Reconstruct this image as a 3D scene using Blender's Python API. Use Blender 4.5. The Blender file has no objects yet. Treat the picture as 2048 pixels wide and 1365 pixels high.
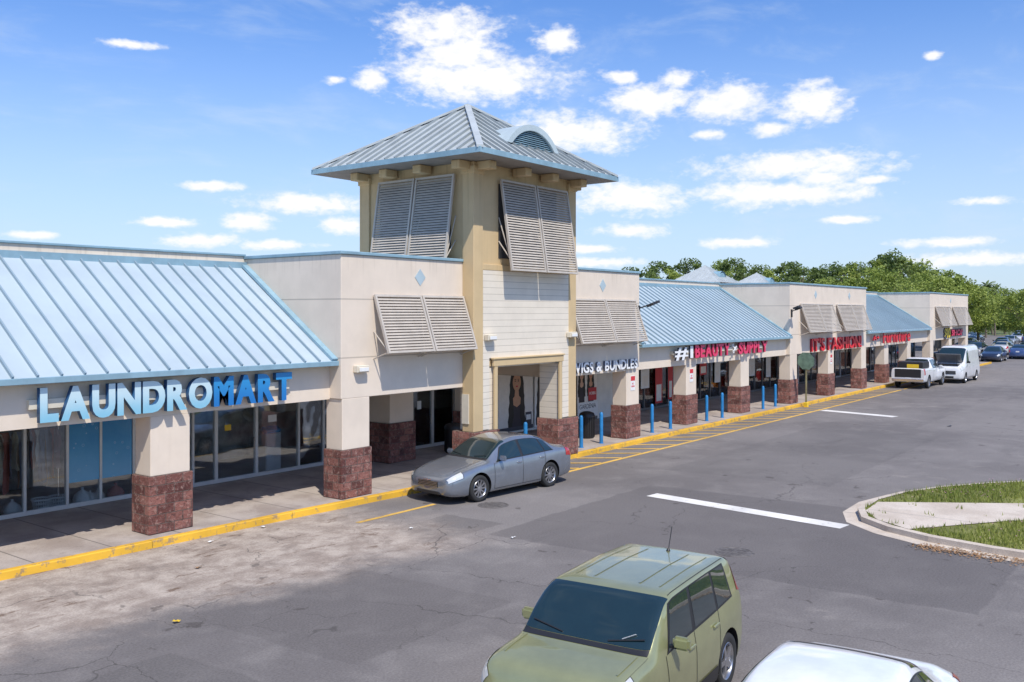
import bpy, bmesh, math, random
import numpy as np
from mathutils import Vector, Matrix
random.seed(7); rng=np.random.default_rng(7)
scene=bpy.context.scene
COL=scene.collection
scene.view_settings.view_transform='Standard'
try: scene.view_settings.look='None'
except Exception: pass
scene.view_settings.exposure=0
YAW=math.radians(37.4)
# ------------------------------------------------------------------ node helpers
def nd(nt,t,ins=None,**kw):
    n=nt.nodes.new(t)
    for k,v in kw.items(): setattr(n,k,v)
    if ins:
        for k,v in ins.items():
            if isinstance(v,bpy.types.NodeSocket): nt.links.new(v,n.inputs[k])
            elif v is not None: n.inputs[k].default_value=v
    return n
def mth(nt,op,a,b=None,c=None,clamp=False):
    ins={0:a}
    if b is not None: ins[1]=b
    if c is not None: ins[2]=c
    return nd(nt,'ShaderNodeMath',ins,operation=op,use_clamp=clamp).outputs[0]
def sstep(nt,v,a,b,lo=0.0,hi=1.0):
    return nd(nt,'ShaderNodeMapRange',{0:v,1:a,2:b,3:lo,4:hi},interpolation_type='SMOOTHSTEP').outputs[0]
def noise(nt,vec,scale,detail=4,rough=.55,dist=0):
    return nd(nt,'ShaderNodeTexNoise',{'Vector':vec,'Scale':scale,'Detail':detail,'Roughness':rough,'Distortion':dist}).outputs[0]
def mix(nt,f,a,b,blend='MIX'):
    n=nt.nodes.new('ShaderNodeMix'); n.data_type='RGBA'; n.blend_type=blend
    for i,v in ((0,f),(6,a),(7,b)):
        if isinstance(v,bpy.types.NodeSocket): nt.links.new(v,n.inputs[i])
        else:
            if i>0 and len(v)==3: v=(*v,1)
            n.inputs[i].default_value=v
    return n.outputs[2]
def newmat(name):
    m=bpy.data.materials.new(name); m.use_nodes=True
    nt=m.node_tree; b=nt.nodes['Principled BSDF']
    return m,nt,b
def c4(c): return (c[0],c[1],c[2],1)
def setc(nt,b,v,name='Base Color'):
    if isinstance(v,bpy.types.NodeSocket): nt.links.new(v,b.inputs[name])
    else: b.inputs[name].default_value=v
def bump(nt,b,h,strength,dist=.02):
    n=nd(nt,'ShaderNodeBump',{'Height':h,'Strength':strength,'Distance':dist})
    nt.links.new(n.outputs[0],b.inputs['Normal'])
def pos(nt): return nt.nodes.new('ShaderNodeNewGeometry').outputs['Position']
def grey(nt,f): return nd(nt,'ShaderNodeCombineColor',{0:f,1:f,2:f}).outputs[0]
def paint(name,col,rough=.6,metal=0,var=.1,scale=2.0,bmp=0,bscale=60,coat=0,streak=0,spec=.5):
    m,nt,b=newmat(name); p=pos(nt)
    n=noise(nt,p,scale,5,.6)
    f=sstep(nt,n,.3,.7,1-var,1+var)
    c=mix(nt,1.0,c4(col),grey(nt,f),'MULTIPLY')
    if streak:
        mp=nd(nt,'ShaderNodeMapping',{'Vector':p,'Scale':(5,5,.35)}).outputs[0]
        s=sstep(nt,noise(nt,mp,1.0,5,.65),.52,.75,0,streak)
        c=mix(nt,s,c,(col[0]*.5,col[1]*.48,col[2]*.45,1))
    setc(nt,b,c); b.inputs['Roughness'].default_value=rough; b.inputs['Metallic'].default_value=metal
    b.inputs['Coat Weight'].default_value=coat; b.inputs['Coat Roughness'].default_value=.03
    b.inputs['Specular IOR Level'].default_value=spec
    if bmp: bump(nt,b,noise(nt,p,bscale,3,.6),bmp,.01)
    return m
def stucco(name,col,lines=()):
    m,nt,b=newmat(name); p=pos(nt)
    f=sstep(nt,noise(nt,p,1.3,6,.6),.3,.7,.95,1.04)
    c=mix(nt,1.0,c4(col),grey(nt,f),'MULTIPLY')
    mp=nd(nt,'ShaderNodeMapping',{'Vector':p,'Scale':(4,4,.3)}).outputs[0]
    s=sstep(nt,noise(nt,mp,1.0,6,.7),.55,.8,0,.18)
    c=mix(nt,s,c,(col[0]*.66,col[1]*.62,col[2]*.56,1))
    z=nd(nt,'ShaderNodeSeparateXYZ',{0:p}).outputs[2]
    st=mth(nt,'MULTIPLY',sstep(nt,z,5.6,6.25,0,.32),sstep(nt,noise(nt,nd(nt,'ShaderNodeMapping',{'Vector':p,'Scale':(9,9,.2)}).outputs[0],1,4,.6),.5,.72))
    c=mix(nt,st,c,(col[0]*.5,col[1]*.48,col[2]*.44,1))
    for l in lines:
        d=mth(nt,'ABSOLUTE',mth(nt,'SUBTRACT',z,l))
        c=mix(nt,sstep(nt,d,.012,.02,.5,0),c,(col[0]*.3,col[1]*.3,col[2]*.3,1))
    setc(nt,b,c); b.inputs['Roughness'].default_value=.9
    bump(nt,b,noise(nt,p,90,3,.7),.35,.01)
    return m
def stone(name):
    m,nt,b=newmat(name); p=pos(nt)
    sx=nd(nt,'ShaderNodeSeparateXYZ',{0:p})
    u=mth(nt,'ADD',sx.outputs[0],sx.outputs[1])
    v=nd(nt,'ShaderNodeCombineXYZ',{0:u,1:mth(nt,'SUBTRACT',sx.outputs[2],.15),2:0}).outputs[0]
    br=nd(nt,'ShaderNodeTexBrick',{'Vector':v,'Color1':(.40,.17,.135,1),'Color2':(.15,.05,.042,1),'Mortar':(.26,.19,.16,1),'Scale':1.0,'Mortar Size':.010,'Mortar Smooth':.1,'Bias':0.0,'Brick Width':.405,'Row Height':.2033})
    n=noise(nt,p,9,8,.82)
    c=mix(nt,sstep(nt,n,.50,.64,0,.8),br.outputs[0],(.56,.37,.31,1))
    n3=noise(nt,p,13,6,.8)
    c=mix(nt,sstep(nt,n3,.53,.64,0,.8),c,(.09,.04,.036,1))
    n2=noise(nt,p,2.2,4,.6)
    c=mix(nt,sstep(nt,n2,.52,.75,0,.6),c,(.07,.045,.04,1))
    c=mix(nt,mth(nt,'MULTIPLY',br.outputs[1],.45),c,(.10,.07,.06,1))
    setc(nt,b,c); b.inputs['Roughness'].default_value=.95
    h=mth(nt,'SUBTRACT',noise(nt,p,9,8,.75),mth(nt,'MULTIPLY',br.outputs[1],.9))
    bump(nt,b,h,1.0,.13)
    return m
def glassmat(name,tint=(.90,.93,.94),rough=.02,base=.07):
    m=bpy.data.materials.new(name); m.use_nodes=True; nt=m.node_tree
    nt.nodes.remove(nt.nodes['Principled BSDF']); o=nt.nodes['Material Output']
    lw=nd(nt,'ShaderNodeLayerWeight',{'Blend':.35}).outputs['Fresnel']
    f=mth(nt,'ADD',mth(nt,'MULTIPLY',lw,.9),base,clamp=True)
    p=pos(nt)
    g=nd(nt,'ShaderNodeBsdfGlossy',{'Color':(.85,.9,.95,1),'Roughness':rough})
    bp=nd(nt,'ShaderNodeBump',{'Height':noise(nt,p,.8,2,.5),'Strength':.06,'Distance':.15})
    nt.links.new(bp.outputs[0],g.inputs['Normal'])
    t=nd(nt,'ShaderNodeBsdfTransparent',{'Color':c4(tint)})
    mx=nd(nt,'ShaderNodeMixShader',{0:f,1:t.outputs[0],2:g.outputs[0]})
    nt.links.new(mx.outputs[0],o.inputs[0])
    return m
def carpaint(name,col,metal=.5,rough=.35):
    m,nt,b=newmat(name); p=pos(nt)
    f=sstep(nt,noise(nt,p,3,4,.6),.3,.7,.93,1.05)
    c=mix(nt,1.0,c4(col),grey(nt,f),'MULTIPLY')
    z=nd(nt,'ShaderNodeSeparateXYZ',{0:p}).outputs[2]
    d=mth(nt,'MULTIPLY',sstep(nt,z,.15,.65,.55,0),noise(nt,p,6,4,.6))
    c=mix(nt,d,c,(.16,.14,.12,1))
    setc(nt,b,c); b.inputs['Metallic'].default_value=metal; b.inputs['Roughness'].default_value=rough
    b.inputs['Coat Weight'].default_value=1; b.inputs['Coat Roughness'].default_value=.04
    return m
def flat(name,col,rough=.5,metal=0,coat=0):
    return paint(name,col,rough,metal,var=.05,scale=4,coat=coat)
def leafmat(name,c1,c2,c3):
    m,nt,b=newmat(name); p=pos(nt)
    oi=nt.nodes.new('ShaderNodeObjectInfo').outputs['Random']
    gi=nt.nodes.new('ShaderNodeNewGeometry').outputs['Random Per Island']
    n=noise(nt,p,.45,3,.6)
    c=mix(nt,sstep(nt,n,.35,.65),c4(c1),c4(c2))
    c=mix(nt,mth(nt,'MULTIPLY',gi,.6),c,c4(c3))
    c=mix(nt,mth(nt,'MULTIPLY',oi,.35),c,(c1[0]*.8,c1[1]*.9,c1[2],1))
    setc(nt,b,c); b.inputs['Roughness'].default_value=.6
    o=nt.nodes['Material Output']
    tr=nd(nt,'ShaderNodeBsdfTranslucent',{'Color':c})
    mx=nd(nt,'ShaderNodeMixShader',{0:.35,1:b.outputs[0],2:tr.outputs[0]})
    nt.links.new(mx.outputs[0],o.inputs[0])
    return m
# ------------------------------------------------------------------ mesh helpers
class Geo:
    def __init__(s): s.v=[]; s.f=[]; s.m=[]
    def face(s,pts,mi=0):
        i=len(s.v); s.v+= [tuple(p) for p in pts]; s.f.append(tuple(range(i,i+len(pts)))); s.m.append(mi); return s
    def box(s,x0,x1,y0,y1,z0,z1,mi=0):
        i=len(s.v)
        s.v+=[(x0,y0,z0),(x1,y0,z0),(x1,y1,z0),(x0,y1,z0),(x0,y0,z1),(x1,y0,z1),(x1,y1,z1),(x0,y1,z1)]
        for q in ((0,3,2,1),(4,5,6,7),(0,1,5,4),(1,2,6,5),(2,3,7,6),(3,0,4,7)):
            s.f.append(tuple(i+k for k in q)); s.m.append(mi)
        return s
    def obox(s,c,a,b,d,mi=0):
        c=Vector(c);a=Vector(a);b=Vector(b);d=Vector(d); i=len(s.v)
        if a.cross(b).dot(d)<0: a=-a
        for sz in (-1,1):
            for sx,sy in ((-1,-1),(1,-1),(1,1),(-1,1)):
                s.v.append(tuple(c+a*sx+b*sy+d*sz))
        for q in ((0,3,2,1),(4,5,6,7),(0,1,5,4),(1,2,6,5),(2,3,7,6),(3,0,4,7)):
            s.f.append(tuple(i+k for k in q)); s.m.append(mi)
        return s
    def rib(s,p,q,w,h,up,mi=0):
        p=Vector(p);q=Vector(q);up=Vector(up).normalized()
        d=(q-p); side=d.cross(up).normalized()
        return s.obox((p+q)/2+up*h/2,d/2,side*w/2,up*h/2,mi)
    def cyl(s,p,q,r0,r1=None,n=12,mi=0,cap=True):
        p=Vector(p);q=Vector(q); r1=r0 if r1 is None else r1
        d=(q-p).normalized(); a=d.orthogonal().normalized(); b=d.cross(a); i=len(s.v)
        for (c,r) in ((p,r0),(q,r1)):
            for k in range(n):
                t=2*math.pi*k/n; s.v.append(tuple(c+a*math.cos(t)*r+b*math.sin(t)*r))
        for k in range(n):
            k2=(k+1)%n; s.f.append((i+k,i+k2,i+n+k2,i+n+k)); s.m.append(mi)
        if cap:
            s.f.append(tuple(i+k for k in reversed(range(n)))); s.m.append(mi)
            s.f.append(tuple(i+n+k for k in range(n))); s.m.append(mi)
        return s
    def lathe(s,prof,n=32,axis='Y',c=(0,0,0),mi=0,close=False):
        i=len(s.v); c=Vector(c)
        for (r,o) in prof:
            for k in range(n):
                t=2*math.pi*k/n
                if axis=='Y': s.v.append(tuple(c+Vector((r*math.cos(t),o,r*math.sin(t)))))
                else: s.v.append(tuple(c+Vector((r*math.cos(t),r*math.sin(t),o))))
        for j in range(len(prof)-1):
            for k in range(n):
                k2=(k+1)%n; s.f.append((i+j*n+k,i+j*n+k2,i+(j+1)*n+k2,i+(j+1)*n+k)); s.m.append(mi)
        return s
    def make(s,name,mats,parent=None,off=(0,0,0),smooth=None,bevel=0,recalc=True,kind=None,seg=1):
        me=bpy.data.meshes.new(name)
        V=[(a-off[0],b-off[1],c-off[2]) for a,b,c in s.v]
        me.from_pydata(V,[],s.f); 
        if not isinstance(mats,(list,tuple)): mats=[mats]
        for m in mats: me.materials.append(m)
        me.polygons.foreach_set('material_index',s.m)
        if recalc or bevel:
            bm=bmesh.new(); bm.from_mesh(me)
            if recalc: bmesh.ops.recalc_face_normals(bm,faces=bm.faces)
            if bevel: bmesh.ops.bevel(bm,geom=bm.edges[:],offset=bevel,segments=seg,affect='EDGES',clamp_overlap=True)
            bm.to_mesh(me); bm.free()
        if smooth is not None:
            me.polygons.foreach_set('use_smooth',[True]*len(me.polygons)); me.set_sharp_from_angle(angle=math.radians(smooth))
        me.update()
        o=bpy.data.objects.new(name,me); COL.objects.link(o)
        if parent: o.parent=parent
        if kind: o['kind']=kind
        return o
def thing(name,label,cat,loc=(0,0,0),rotz=0,group=None):
    e=bpy.data.objects.new(name,None); e.empty_display_size=.3; COL.objects.link(e)
    e.location=loc; e.rotation_euler=(0,0,rotz); e['label']=label; e['category']=cat
    if group: e['group']=group
    return e
def tag(o,label,cat,group=None,loc=None):
    o['label']=label; o['category']=cat
    if group: o['group']=group
    if loc: o.location=loc
    return o
def copy_thing(root,loc,rotz=None,scale=None,label=None):
    n=root.copy(); COL.objects.link(n); n.location=loc
    if rotz is not None: n.rotation_euler=(root.rotation_euler[0],root.rotation_euler[1],rotz)
    if scale is not None: n.scale=(scale,)*3 if isinstance(scale,(int,float)) else scale
    if label: n['label']=label
    def rec(o,p):
        for c in list(o.children):
            k=c.copy(); COL.objects.link(k); k.parent=p; k.matrix_parent_inverse=c.matrix_parent_inverse.copy()
            rec(c,k)
    rec(root,n)
    return n
# ------------------------------------------------------------------ materials
BEIGE=(.735,.63,.515); TAN=(.59,.44,.245); BLUE=(.24,.38,.455)
M_beige=stucco('stucco_beige',BEIGE,(5.13,3.66))
M_beige2=stucco('stucco_beige_plain',BEIGE)
M_tan=stucco('stucco_tan',TAN)
M_stone=stone('split_face_block')
M_roof=paint('metal_roof_blue',(.425,.50,.54),.4,.0,var=.06,scale=.5,streak=.06)
M_seam_shade=paint('metal_roof_seam_shade',(.25,.335,.39),.45,.0,var=.06,scale=.5)  # seam ribs coloured darker to paint in their shadow lines
M_roof2=paint('tower_roof_pale',(.43,.465,.47),.5,.0,var=.09,scale=1.2,streak=.2)
M_seam2_shade=paint('tower_roof_seam_shade',(.25,.285,.30),.5,.0,var=.09,scale=1.2)  # tower ribs too: shadow lines put into a darker rib colour
M_blue=paint('blue_trim',BLUE,.5,.0,var=.12,scale=2,streak=.15)
M_louv=paint('louver_taupe',(.49,.44,.38),.55,.0,var=.08,scale=3,streak=.12)
M_dark=flat('recess_shade',(.04,.04,.042),.9)  # near-black painted in for the shade behind louvers
M_soffit=paint('soffit_plaster',(.62,.54,.45),.9,var=.1)
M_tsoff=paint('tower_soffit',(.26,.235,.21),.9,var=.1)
M_frame=paint('storefront_frame',(.70,.70,.68),.35,.2,var=.06)
M_framed=paint('dark_storefront_frame',(.22,.22,.22),.35,.4,var=.06)
M_glass=glassmat('storefront_glass')
M_whitewall=paint('white_wall',(.84,.82,.77),.8,var=.06)
M_intwall=paint('interior_wall',(.50,.50,.49),.9,var=.5,scale=1.5)
M_intfloor=paint('interior_floor',(.42,.38,.35),.5,var=.2)
M_intblue=paint('interior_blue_wall',(.05,.42,.80),.5,var=.25,scale=.8)
def bluefilm():
    m,nt,b=newmat('blue_film'); p=pos(nt)
    z=nd(nt,'ShaderNodeSeparateXYZ',{0:p}).outputs[2]
    c=mix(nt,sstep(nt,mth(nt,'ADD',z,mth(nt,'MULTIPLY',noise(nt,p,2,5,.6),.9)),1.1,2.9),(.16,.52,.78,1),(.02,.26,.60,1))
    sp=sstep(nt,nd(nt,'ShaderNodeTexVoronoi',{'Vector':p,'Scale':5.0}).outputs['Distance'],.16,.2,.0,1)
    sq=sstep(nt,nd(nt,'ShaderNodeTexVoronoi',{'Vector':p,'Scale':5.0}).outputs['Distance'],.12,.15,1,0)
    ring=mth(nt,'SUBTRACT',mth(nt,'SUBTRACT',1.0,sp,clamp=True),sq,clamp=True)
    c=mix(nt,mth(nt,'MULTIPLY',ring,.35),c,(.6,.85,.95,1))
    setc(nt,b,c); b.inputs['Roughness'].default_value=.12; return m
M_film=bluefilm()
M_chrome=flat('chrome',(.75,.75,.76),.18,.95)
M_black=flat('black_plastic',(.02,.02,.022),.5)
M_tyre=flat('rubber',(.025,.025,.025),.85)
M_rim=flat('alloy',(.5,.5,.52),.3,.9)
M_rimd=flat('dark_alloy',(.03,.03,.033),.4,.6)
M_cglass=flat('car_glass',(.012,.028,.032),.03,0,coat=1)
M_lamp=flat('lamp_lens',(.70,.70,.66),.08,.2,coat=1)
M_red=flat('tail_lens',(.45,.01,.01),.15,0,coat=1)
M_plate=flat('plate_white',(.7,.7,.7),.5)
M_yel=flat('yellow_plastic',(.75,.5,.03),.5)
M_white=flat('white_plastic',(.78,.78,.76),.5)
M_cream=flat('cream_fixture',(.68,.62,.50),.5)
def siding():
    m,nt,b=newmat('cream_siding'); p=pos(nt)
    z=nd(nt,'ShaderNodeSeparateXYZ',{0:p}).outputs[2]
    fr=mth(nt,'FRACT',mth(nt,'DIVIDE',z,.19))
    n=sstep(nt,noise(nt,p,2,4,.6),.3,.7,.95,1.03)
    c=mix(nt,1.0,(.79,.71,.585,1),grey(nt,n),'MULTIPLY')
    c=mix(nt,sstep(nt,fr,0,.14,.7,0),c,(.3,.26,.2,1))
    setc(nt,b,c); b.inputs['Roughness'].default_value=.6
    bump(nt,b,fr,.3,.02)
    return m
M_siding=siding()
def asphalt():
    m,nt,b=newmat('asphalt'); p=pos(nt)
    sx=nd(nt,'ShaderNodeSeparateXYZ',{0:p}); X=sx.outputs[0]; Y=sx.outputs[1]
    big=noise(nt,p,.12,5,.6); med=noise(nt,p,.9,6,.65,.4); fine=noise(nt,p,28,4,.7)
    c=mix(nt,sstep(nt,big,.38,.62),(.150,.136,.130,1),(.205,.187,.177,1))
    c=mix(nt,sstep(nt,med,.45,.72,0,.4),c,(.27,.248,.23,1))
    nb=mth(nt,'MULTIPLY',mth(nt,'SUBTRACT',noise(nt,p,1.3,3,.6),.5),.25)
    def rect(x0,x1,y0,y1,f,col):
        xx=mth(nt,'ADD',X,mth(nt,'ADD',nb,mth(nt,'MULTIPLY',Y,.06))); yy=mth(nt,'ADD',Y,nb)
        a=mth(nt,'MULTIPLY',sstep(nt,xx,x0,x0+.06),sstep(nt,xx,x1,x1-.06)); d=mth(nt,'MULTIPLY',sstep(nt,yy,y0,y0+.06),sstep(nt,yy,y1,y1-.06))
        return mth(nt,'MULTIPLY',mth(nt,'MULTIPLY',a,d),f),col
    for r in ((16.3,23.5,3.0,12.6,.6,(.120,.109,.106,1)),(9.2,12.8,9.3,12.9,.45,(.125,.113,.108,1)),(14.2,17.4,12.9,14.6,.55,(.12,.109,.104,1)),(26,39,8.5,13.5,.35,(.13,.12,.115,1)),(2,8.2,8.8,11.8,.5,(.12,.11,.105,1)),(41,58,2,10,.3,(.24,.22,.205,1))):
        f,col=rect(*r); c=mix(nt,f,c,col)
    wn=mth(nt,'MULTIPLY',mth(nt,'SUBTRACT',noise(nt,p,.5,6,.7),.5),3.6)
    wy=sstep(nt,mth(nt,'ADD',Y,mth(nt,'ADD',wn,mth(nt,'MULTIPLY',X,.12))),13.4,15.2)
    wx=sstep(nt,mth(nt,'ADD',X,wn),16.4,14.0)
    wm=mth(nt,'MULTIPLY',wy,wx)
    wcol=mix(nt,sstep(nt,noise(nt,p,1.7,7,.7),.35,.65),(.30,.24,.195,1),(.50,.425,.355,1))
    wcol=mix(nt,sstep(nt,noise(nt,p,.8,5,.7,.6),.54,.70,0,.6),wcol,(.18,.14,.115,1))
    c=mix(nt,mth(nt,'MULTIPLY',wm,.85),c,wcol)
    ru=mth(nt,'MULTIPLY',sstep(nt,noise(nt,nd(nt,'ShaderNodeMapping',{'Vector':p,'Location':(3,7,0),'Scale':(.6,1.5,1)}).outputs[0],1.6,6,.75,.5),.56,.66,0,.8),wm)
    c=mix(nt,ru,c,(.13,.08,.052,1))
    du=sstep(nt,noise(nt,nd(nt,'ShaderNodeMapping',{'Vector':p,'Location':(13,4,2)}).outputs[0],.33,7,.72,.3),.60,.74,0,.5)
    c=mix(nt,du,c,(.38,.34,.30,1))
    sc=sstep(nt,noise(nt,nd(nt,'ShaderNodeMapping',{'Vector':p,'Location':(5,9,1)}).outputs[0],1.4,8,.8),.69,.73,0,.65)
    c=mix(nt,sc,c,(.5,.47,.43,1))
    mp2=nd(nt,'ShaderNodeMapping',{'Vector':p,'Scale':(.25,1.4,1)}).outputs[0]
    c=mix(nt,sstep(nt,noise(nt,mp2,.8,5,.6),.56,.78,0,.35),c,(.09,.083,.08,1))
    sp_=sstep(nt,noise(nt,nd(nt,'ShaderNodeMapping',{'Vector':p,'Location':(1,3,5)}).outputs[0],1.9,3,.5),.70,.74,0,.55)
    c=mix(nt,sp_,c,(.06,.05,.045,1))
    dv=nd(nt,'ShaderNodeVectorMath',{0:p,1:nd(nt,'ShaderNodeVectorMath',{0:nd(nt,'ShaderNodeTexNoise',{'Vector':p,'Scale':1.6,'Detail':6}).outputs[1],1:(.9,.9,0)},operation='MULTIPLY').outputs[0]},operation='ADD').outputs[0]
    for s_,w,mk in ((.22,.0030,.45),(.75,.0065,.56)):
        vo=nd(nt,'ShaderNodeTexVoronoi',{'Vector':dv,'Scale':s_},feature='DISTANCE_TO_EDGE').outputs['Distance']
        cr=sstep(nt,vo,w*.3,w,.6,0)
        cr=mth(nt,'MULTIPLY',cr,sstep(nt,noise(nt,p,.21+s_*.2,3,.5),mk,mk+.08))
        c=mix(nt,cr,c,(.06,.054,.05,1))
    g=sstep(nt,fine,.3,.7,.82,1.18)
    c=mix(nt,1.0,c,grey(nt,g),'MULTIPLY')
    setc(nt,b,c); b.inputs['Roughness'].default_value=.92; b.inputs['Specular IOR Level'].default_value=.3
    bump(nt,b,mth(nt,'ADD',fine,mth(nt,'MULTIPLY',med,.6)),.35,.02)
    return m
M_asph=asphalt()
def concrete(name,c1,c2,jx=1.5,jc=(.12,.11,.1)):
    m,nt,b=newmat(name); p=pos(nt)
    c=mix(nt,sstep(nt,noise(nt,p,.9,7,.65),.35,.65),c4(c1),c4(c2))
    c=mix(nt,sstep(nt,noise(nt,p,3.5,5,.7),.58,.75,0,.5),c,(c1[0]*.5,c1[1]*.48,c1[2]*.45,1))
    sx=nd(nt,'ShaderNodeSeparateXYZ',{0:p})
    f=mth(nt,'ABSOLUTE',mth(nt,'SUBTRACT',mth(nt,'FRACT',mth(nt,'DIVIDE',sx.outputs[0],jx)),.5))
    c=mix(nt,sstep(nt,f,.006/jx*1.5,.012/jx*2,.8,0),c,c4(jc))
    f=sstep(nt,noise(nt,p,40,3,.6),.3,.7,.88,1.1)
    c=mix(nt,1.0,c,grey(nt,f),'MULTIPLY')
    setc(nt,b,c); b.inputs['Roughness'].default_value=.85
    bump(nt,b,noise(nt,p,50,4,.7),.25,.01)
    return m
M_walk=concrete('pavement_concrete',(.30,.25,.22),(.43,.375,.335),1.5)
M_conc=concrete('pale_concrete',(.50,.42,.34),(.62,.54,.45),3.0,jc=(.3,.27,.24))
def worn(name,col,under,thr=.58,sc=5,soft=.08,amt=.85):
    m,nt,b=newmat(name); p=pos(nt)
    n=noise(nt,p,sc,7,.75)
    c=mix(nt,sstep(nt,n,thr,thr+soft,0,amt),c4(col),c4(under))
    n2=sstep(nt,noise(nt,p,.8,4,.6),.3,.7,.8,1.08)
    c=mix(nt,1.0,c,grey(nt,n2),'MULTIPLY')
    setc(nt,b,c); b.inputs['Roughness'].default_value=.75
    bump(nt,b,noise(nt,p,40,3,.6),.2,.01)
    return m
M_kerby=worn('kerb_yellow_paint',(.74,.42,.035),(.30,.21,.13),.54,4)
M_liney=worn('line_yellow_paint',(.72,.44,.09),(.24,.20,.16),.55,7)
M_linew=worn('line_white_paint',(.78,.75,.70),(.42,.39,.36),.58,6)
M_grass=paint('grass_ground',(.17,.175,.045),.9,var=.4,scale=1.2)
M_land=paint('far_land',(.14,.17,.06),.95,var=.35,scale=.03)
M_blade=leafmat('grass_blades',(.19,.25,.035),(.30,.34,.06),(.40,.36,.12))
M_leafA=leafmat('foliage_dark',(.09,.14,.03),(.175,.24,.05),(.22,.28,.08))
M_leafB=leafmat('foliage_light',(.20,.27,.045),(.33,.40,.07),(.38,.43,.11))
M_bark=paint('bark',(.16,.13,.10),.95,var=.3,scale=5,bmp=.5,bscale=15)
# ------------------------------------------------------------------ setting
g=Geo(); g.face([(-2500,-2500,-.012),(2500,-2500,-.012),(2500,2500,-.012),(-2500,2500,-.012)])
g.make('ground',M_land,kind='structure',recalc=False)
g=Geo(); g.face([(-70,-90,0),(215,-90,0),(215,70,0),(-70,70,0)])
g.make('parking_lot',M_asph,kind='structure',recalc=False)
kerbY=[(-14,17.5),(7,17.32),(14,17.12),(18,16.9),(20.2,16.80),(30,16.82),(60,16.9),(96,16.9)]
kw=.17
g=Geo()
for (a,b) in zip(kerbY[:-1],kerbY[1:]):
    n=max(1,int((b[0]-a[0])/3.0))
    for i in range(n):
        x0=a[0]+(b[0]-a[0])*i/n; x1=a[0]+(b[0]-a[0])*(i+1)/n
        y0=a[1]+(b[1]-a[1])*i/n; y1=a[1]+(b[1]-a[1])*(i+1)/n
        c0,c1=(x0,y0),(x1-.008,y1)
        P=[(c0[0],c0[1],0),(c0[0],c0[1]+.012,.135),(c0[0],c0[1]+.03,.152),(c0[0],c0[1]+kw,.152)]
        Q=[(c1[0],c1[1],0),(c1[0],c1[1]+.012,.135),(c1[0],c1[1]+.03,.152),(c1[0],c1[1]+kw,.152)]
        for k in range(3): g.face([P[k],Q[k],Q[k+1],P[k+1]])
g.make('kerb',M_kerby,kind='structure',recalc=False)
g=Geo()
for (a,b) in zip(kerbY[:-1],kerbY[1:]):
    g.face([(a[0],a[1]+kw,.148),(b[0],b[1]+kw,.148),(b[0],21.75,.148),(a[0],21.75,.148)])
g.make('pavement',M_walk,kind='structure',recalc=False)
def mark(pts,mat,name,z=.006):
    Geo().face([(x,y,z) for x,y in pts]).make(name,mat,kind='structure',recalc=False)
def strip(x0,y0,x1,y1,w,mat,name,z=.006):
    d=Vector((x1-x0,y1-y0)).normalized(); n=Vector((-d.y,d.x))*w/2
    mark([(x0-n.x,y0-n.y),(x1-n.x,y1-n.y),(x1+n.x,y1+n.y),(x0+n.x,y0+n.y)],mat,name,z)
strip(21.55,11.85,20.95,6.65,.5,M_linew,'stop_line_marking')
strip(45.2,15.4,44.4,11.8,.6,M_linew,'stop_line_marking')
strip(22.8,15.55,60,15.6,.15,M_liney,'yellow_edge_marking')
strip(60.6,15.6,84,15.7,.15,M_liney,'yellow_edge_marking')
strip(14.6,15.6,17.2,15.58,.13,M_liney,'yellow_edge_marking')
g=Geo(); x=21.6
while x<60:
    a=Vector((x,16.78)); b=Vector((x+.95,15.62)); d=(b-a).normalized(); n=Vector((-d.y,d.x))*.075
    g.face([(a.x-n.x,a.y-n.y,.010),(b.x-n.x,b.y-n.y,.010),(b.x+n.x,b.y+n.y,.010),(a.x+n.x,a.y+n.y,.010)]); x+=1.28
g.make('yellow_hatch_marking',M_liney,kind='structure',recalc=False)
ca,sa=math.cos(math.radians(5.6)),math.sin(math.radians(5.6))
for yy in (7.15,4.35,1.5,-1.4):
    strip(7.0,yy,7.0+3*ca,yy+3*sa,.1,M_linew,'parking_bay_marking')
isl=[(20.0,-30),(20.0,1.5),(20.1,3.6),(20.35,4.9),(20.8,5.9),(21.5,6.7),(22.5,7.1),(23.9,7.15),(25.3,6.85),(26.8,6.2),(28.2,5.3),(29.5,4.2),(30.6,2.6),(31.2,.5),(31.5,-30)]
def inset(poly,d):
    out=[]
    n=len(poly)
    for i in range(n):
        a=Vector(poly[i-1]);b=Vector(poly[i]);c=Vector(poly[(i+1)%n])
        d1=(b-a).normalized();d2=(c-b).normalized()
        nn=(Vector((d1.y,-d1.x))+Vector((d2.y,-d2.x)))
        nn=nn.normalized(); out.append((b.x+nn.x*d,b.y+nn.y*d))
    return out
isl=inset(isl,.25)
inn=inset(isl,.16)
out=inset(isl,-.34)
g=Geo()
for i in range(len(isl)-1):
    a,b=isl[i],isl[i+1]; ia,ib=inn[i],inn[i+1]
    g.face([(*a,0),(*b,0),(b[0],b[1],.13),(a[0],a[1],.13)])
    g.face([(a[0],a[1],.13),(b[0],b[1],.13),(ib[0],ib[1],.14),(ia[0],ia[1],.14)])
g.make('island_kerb',M_conc,kind='structure')
g=Geo()
for i in range(len(isl)-1):
    a,b=isl[i],isl[i+1]; ia,ib=out[i],out[i+1]
    g.face([(*ia,.005),(*ib,.005),(*b,.012),(*a,.012)])
g.make('gutter',M_conc,kind='structure')
Geo().face([(x,y,.128) for x,y in inn]).make('grass_verge',M_grass,kind='structure')
walk=[(20.95,5.3),(21.5,6.1),(22.3,6.6),(23.5,6.66),(25.4,3.9),(28,.6),(30,-1.8),(27.5,-2.2),(25.6,.9),(23.2,3.7)]
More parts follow.
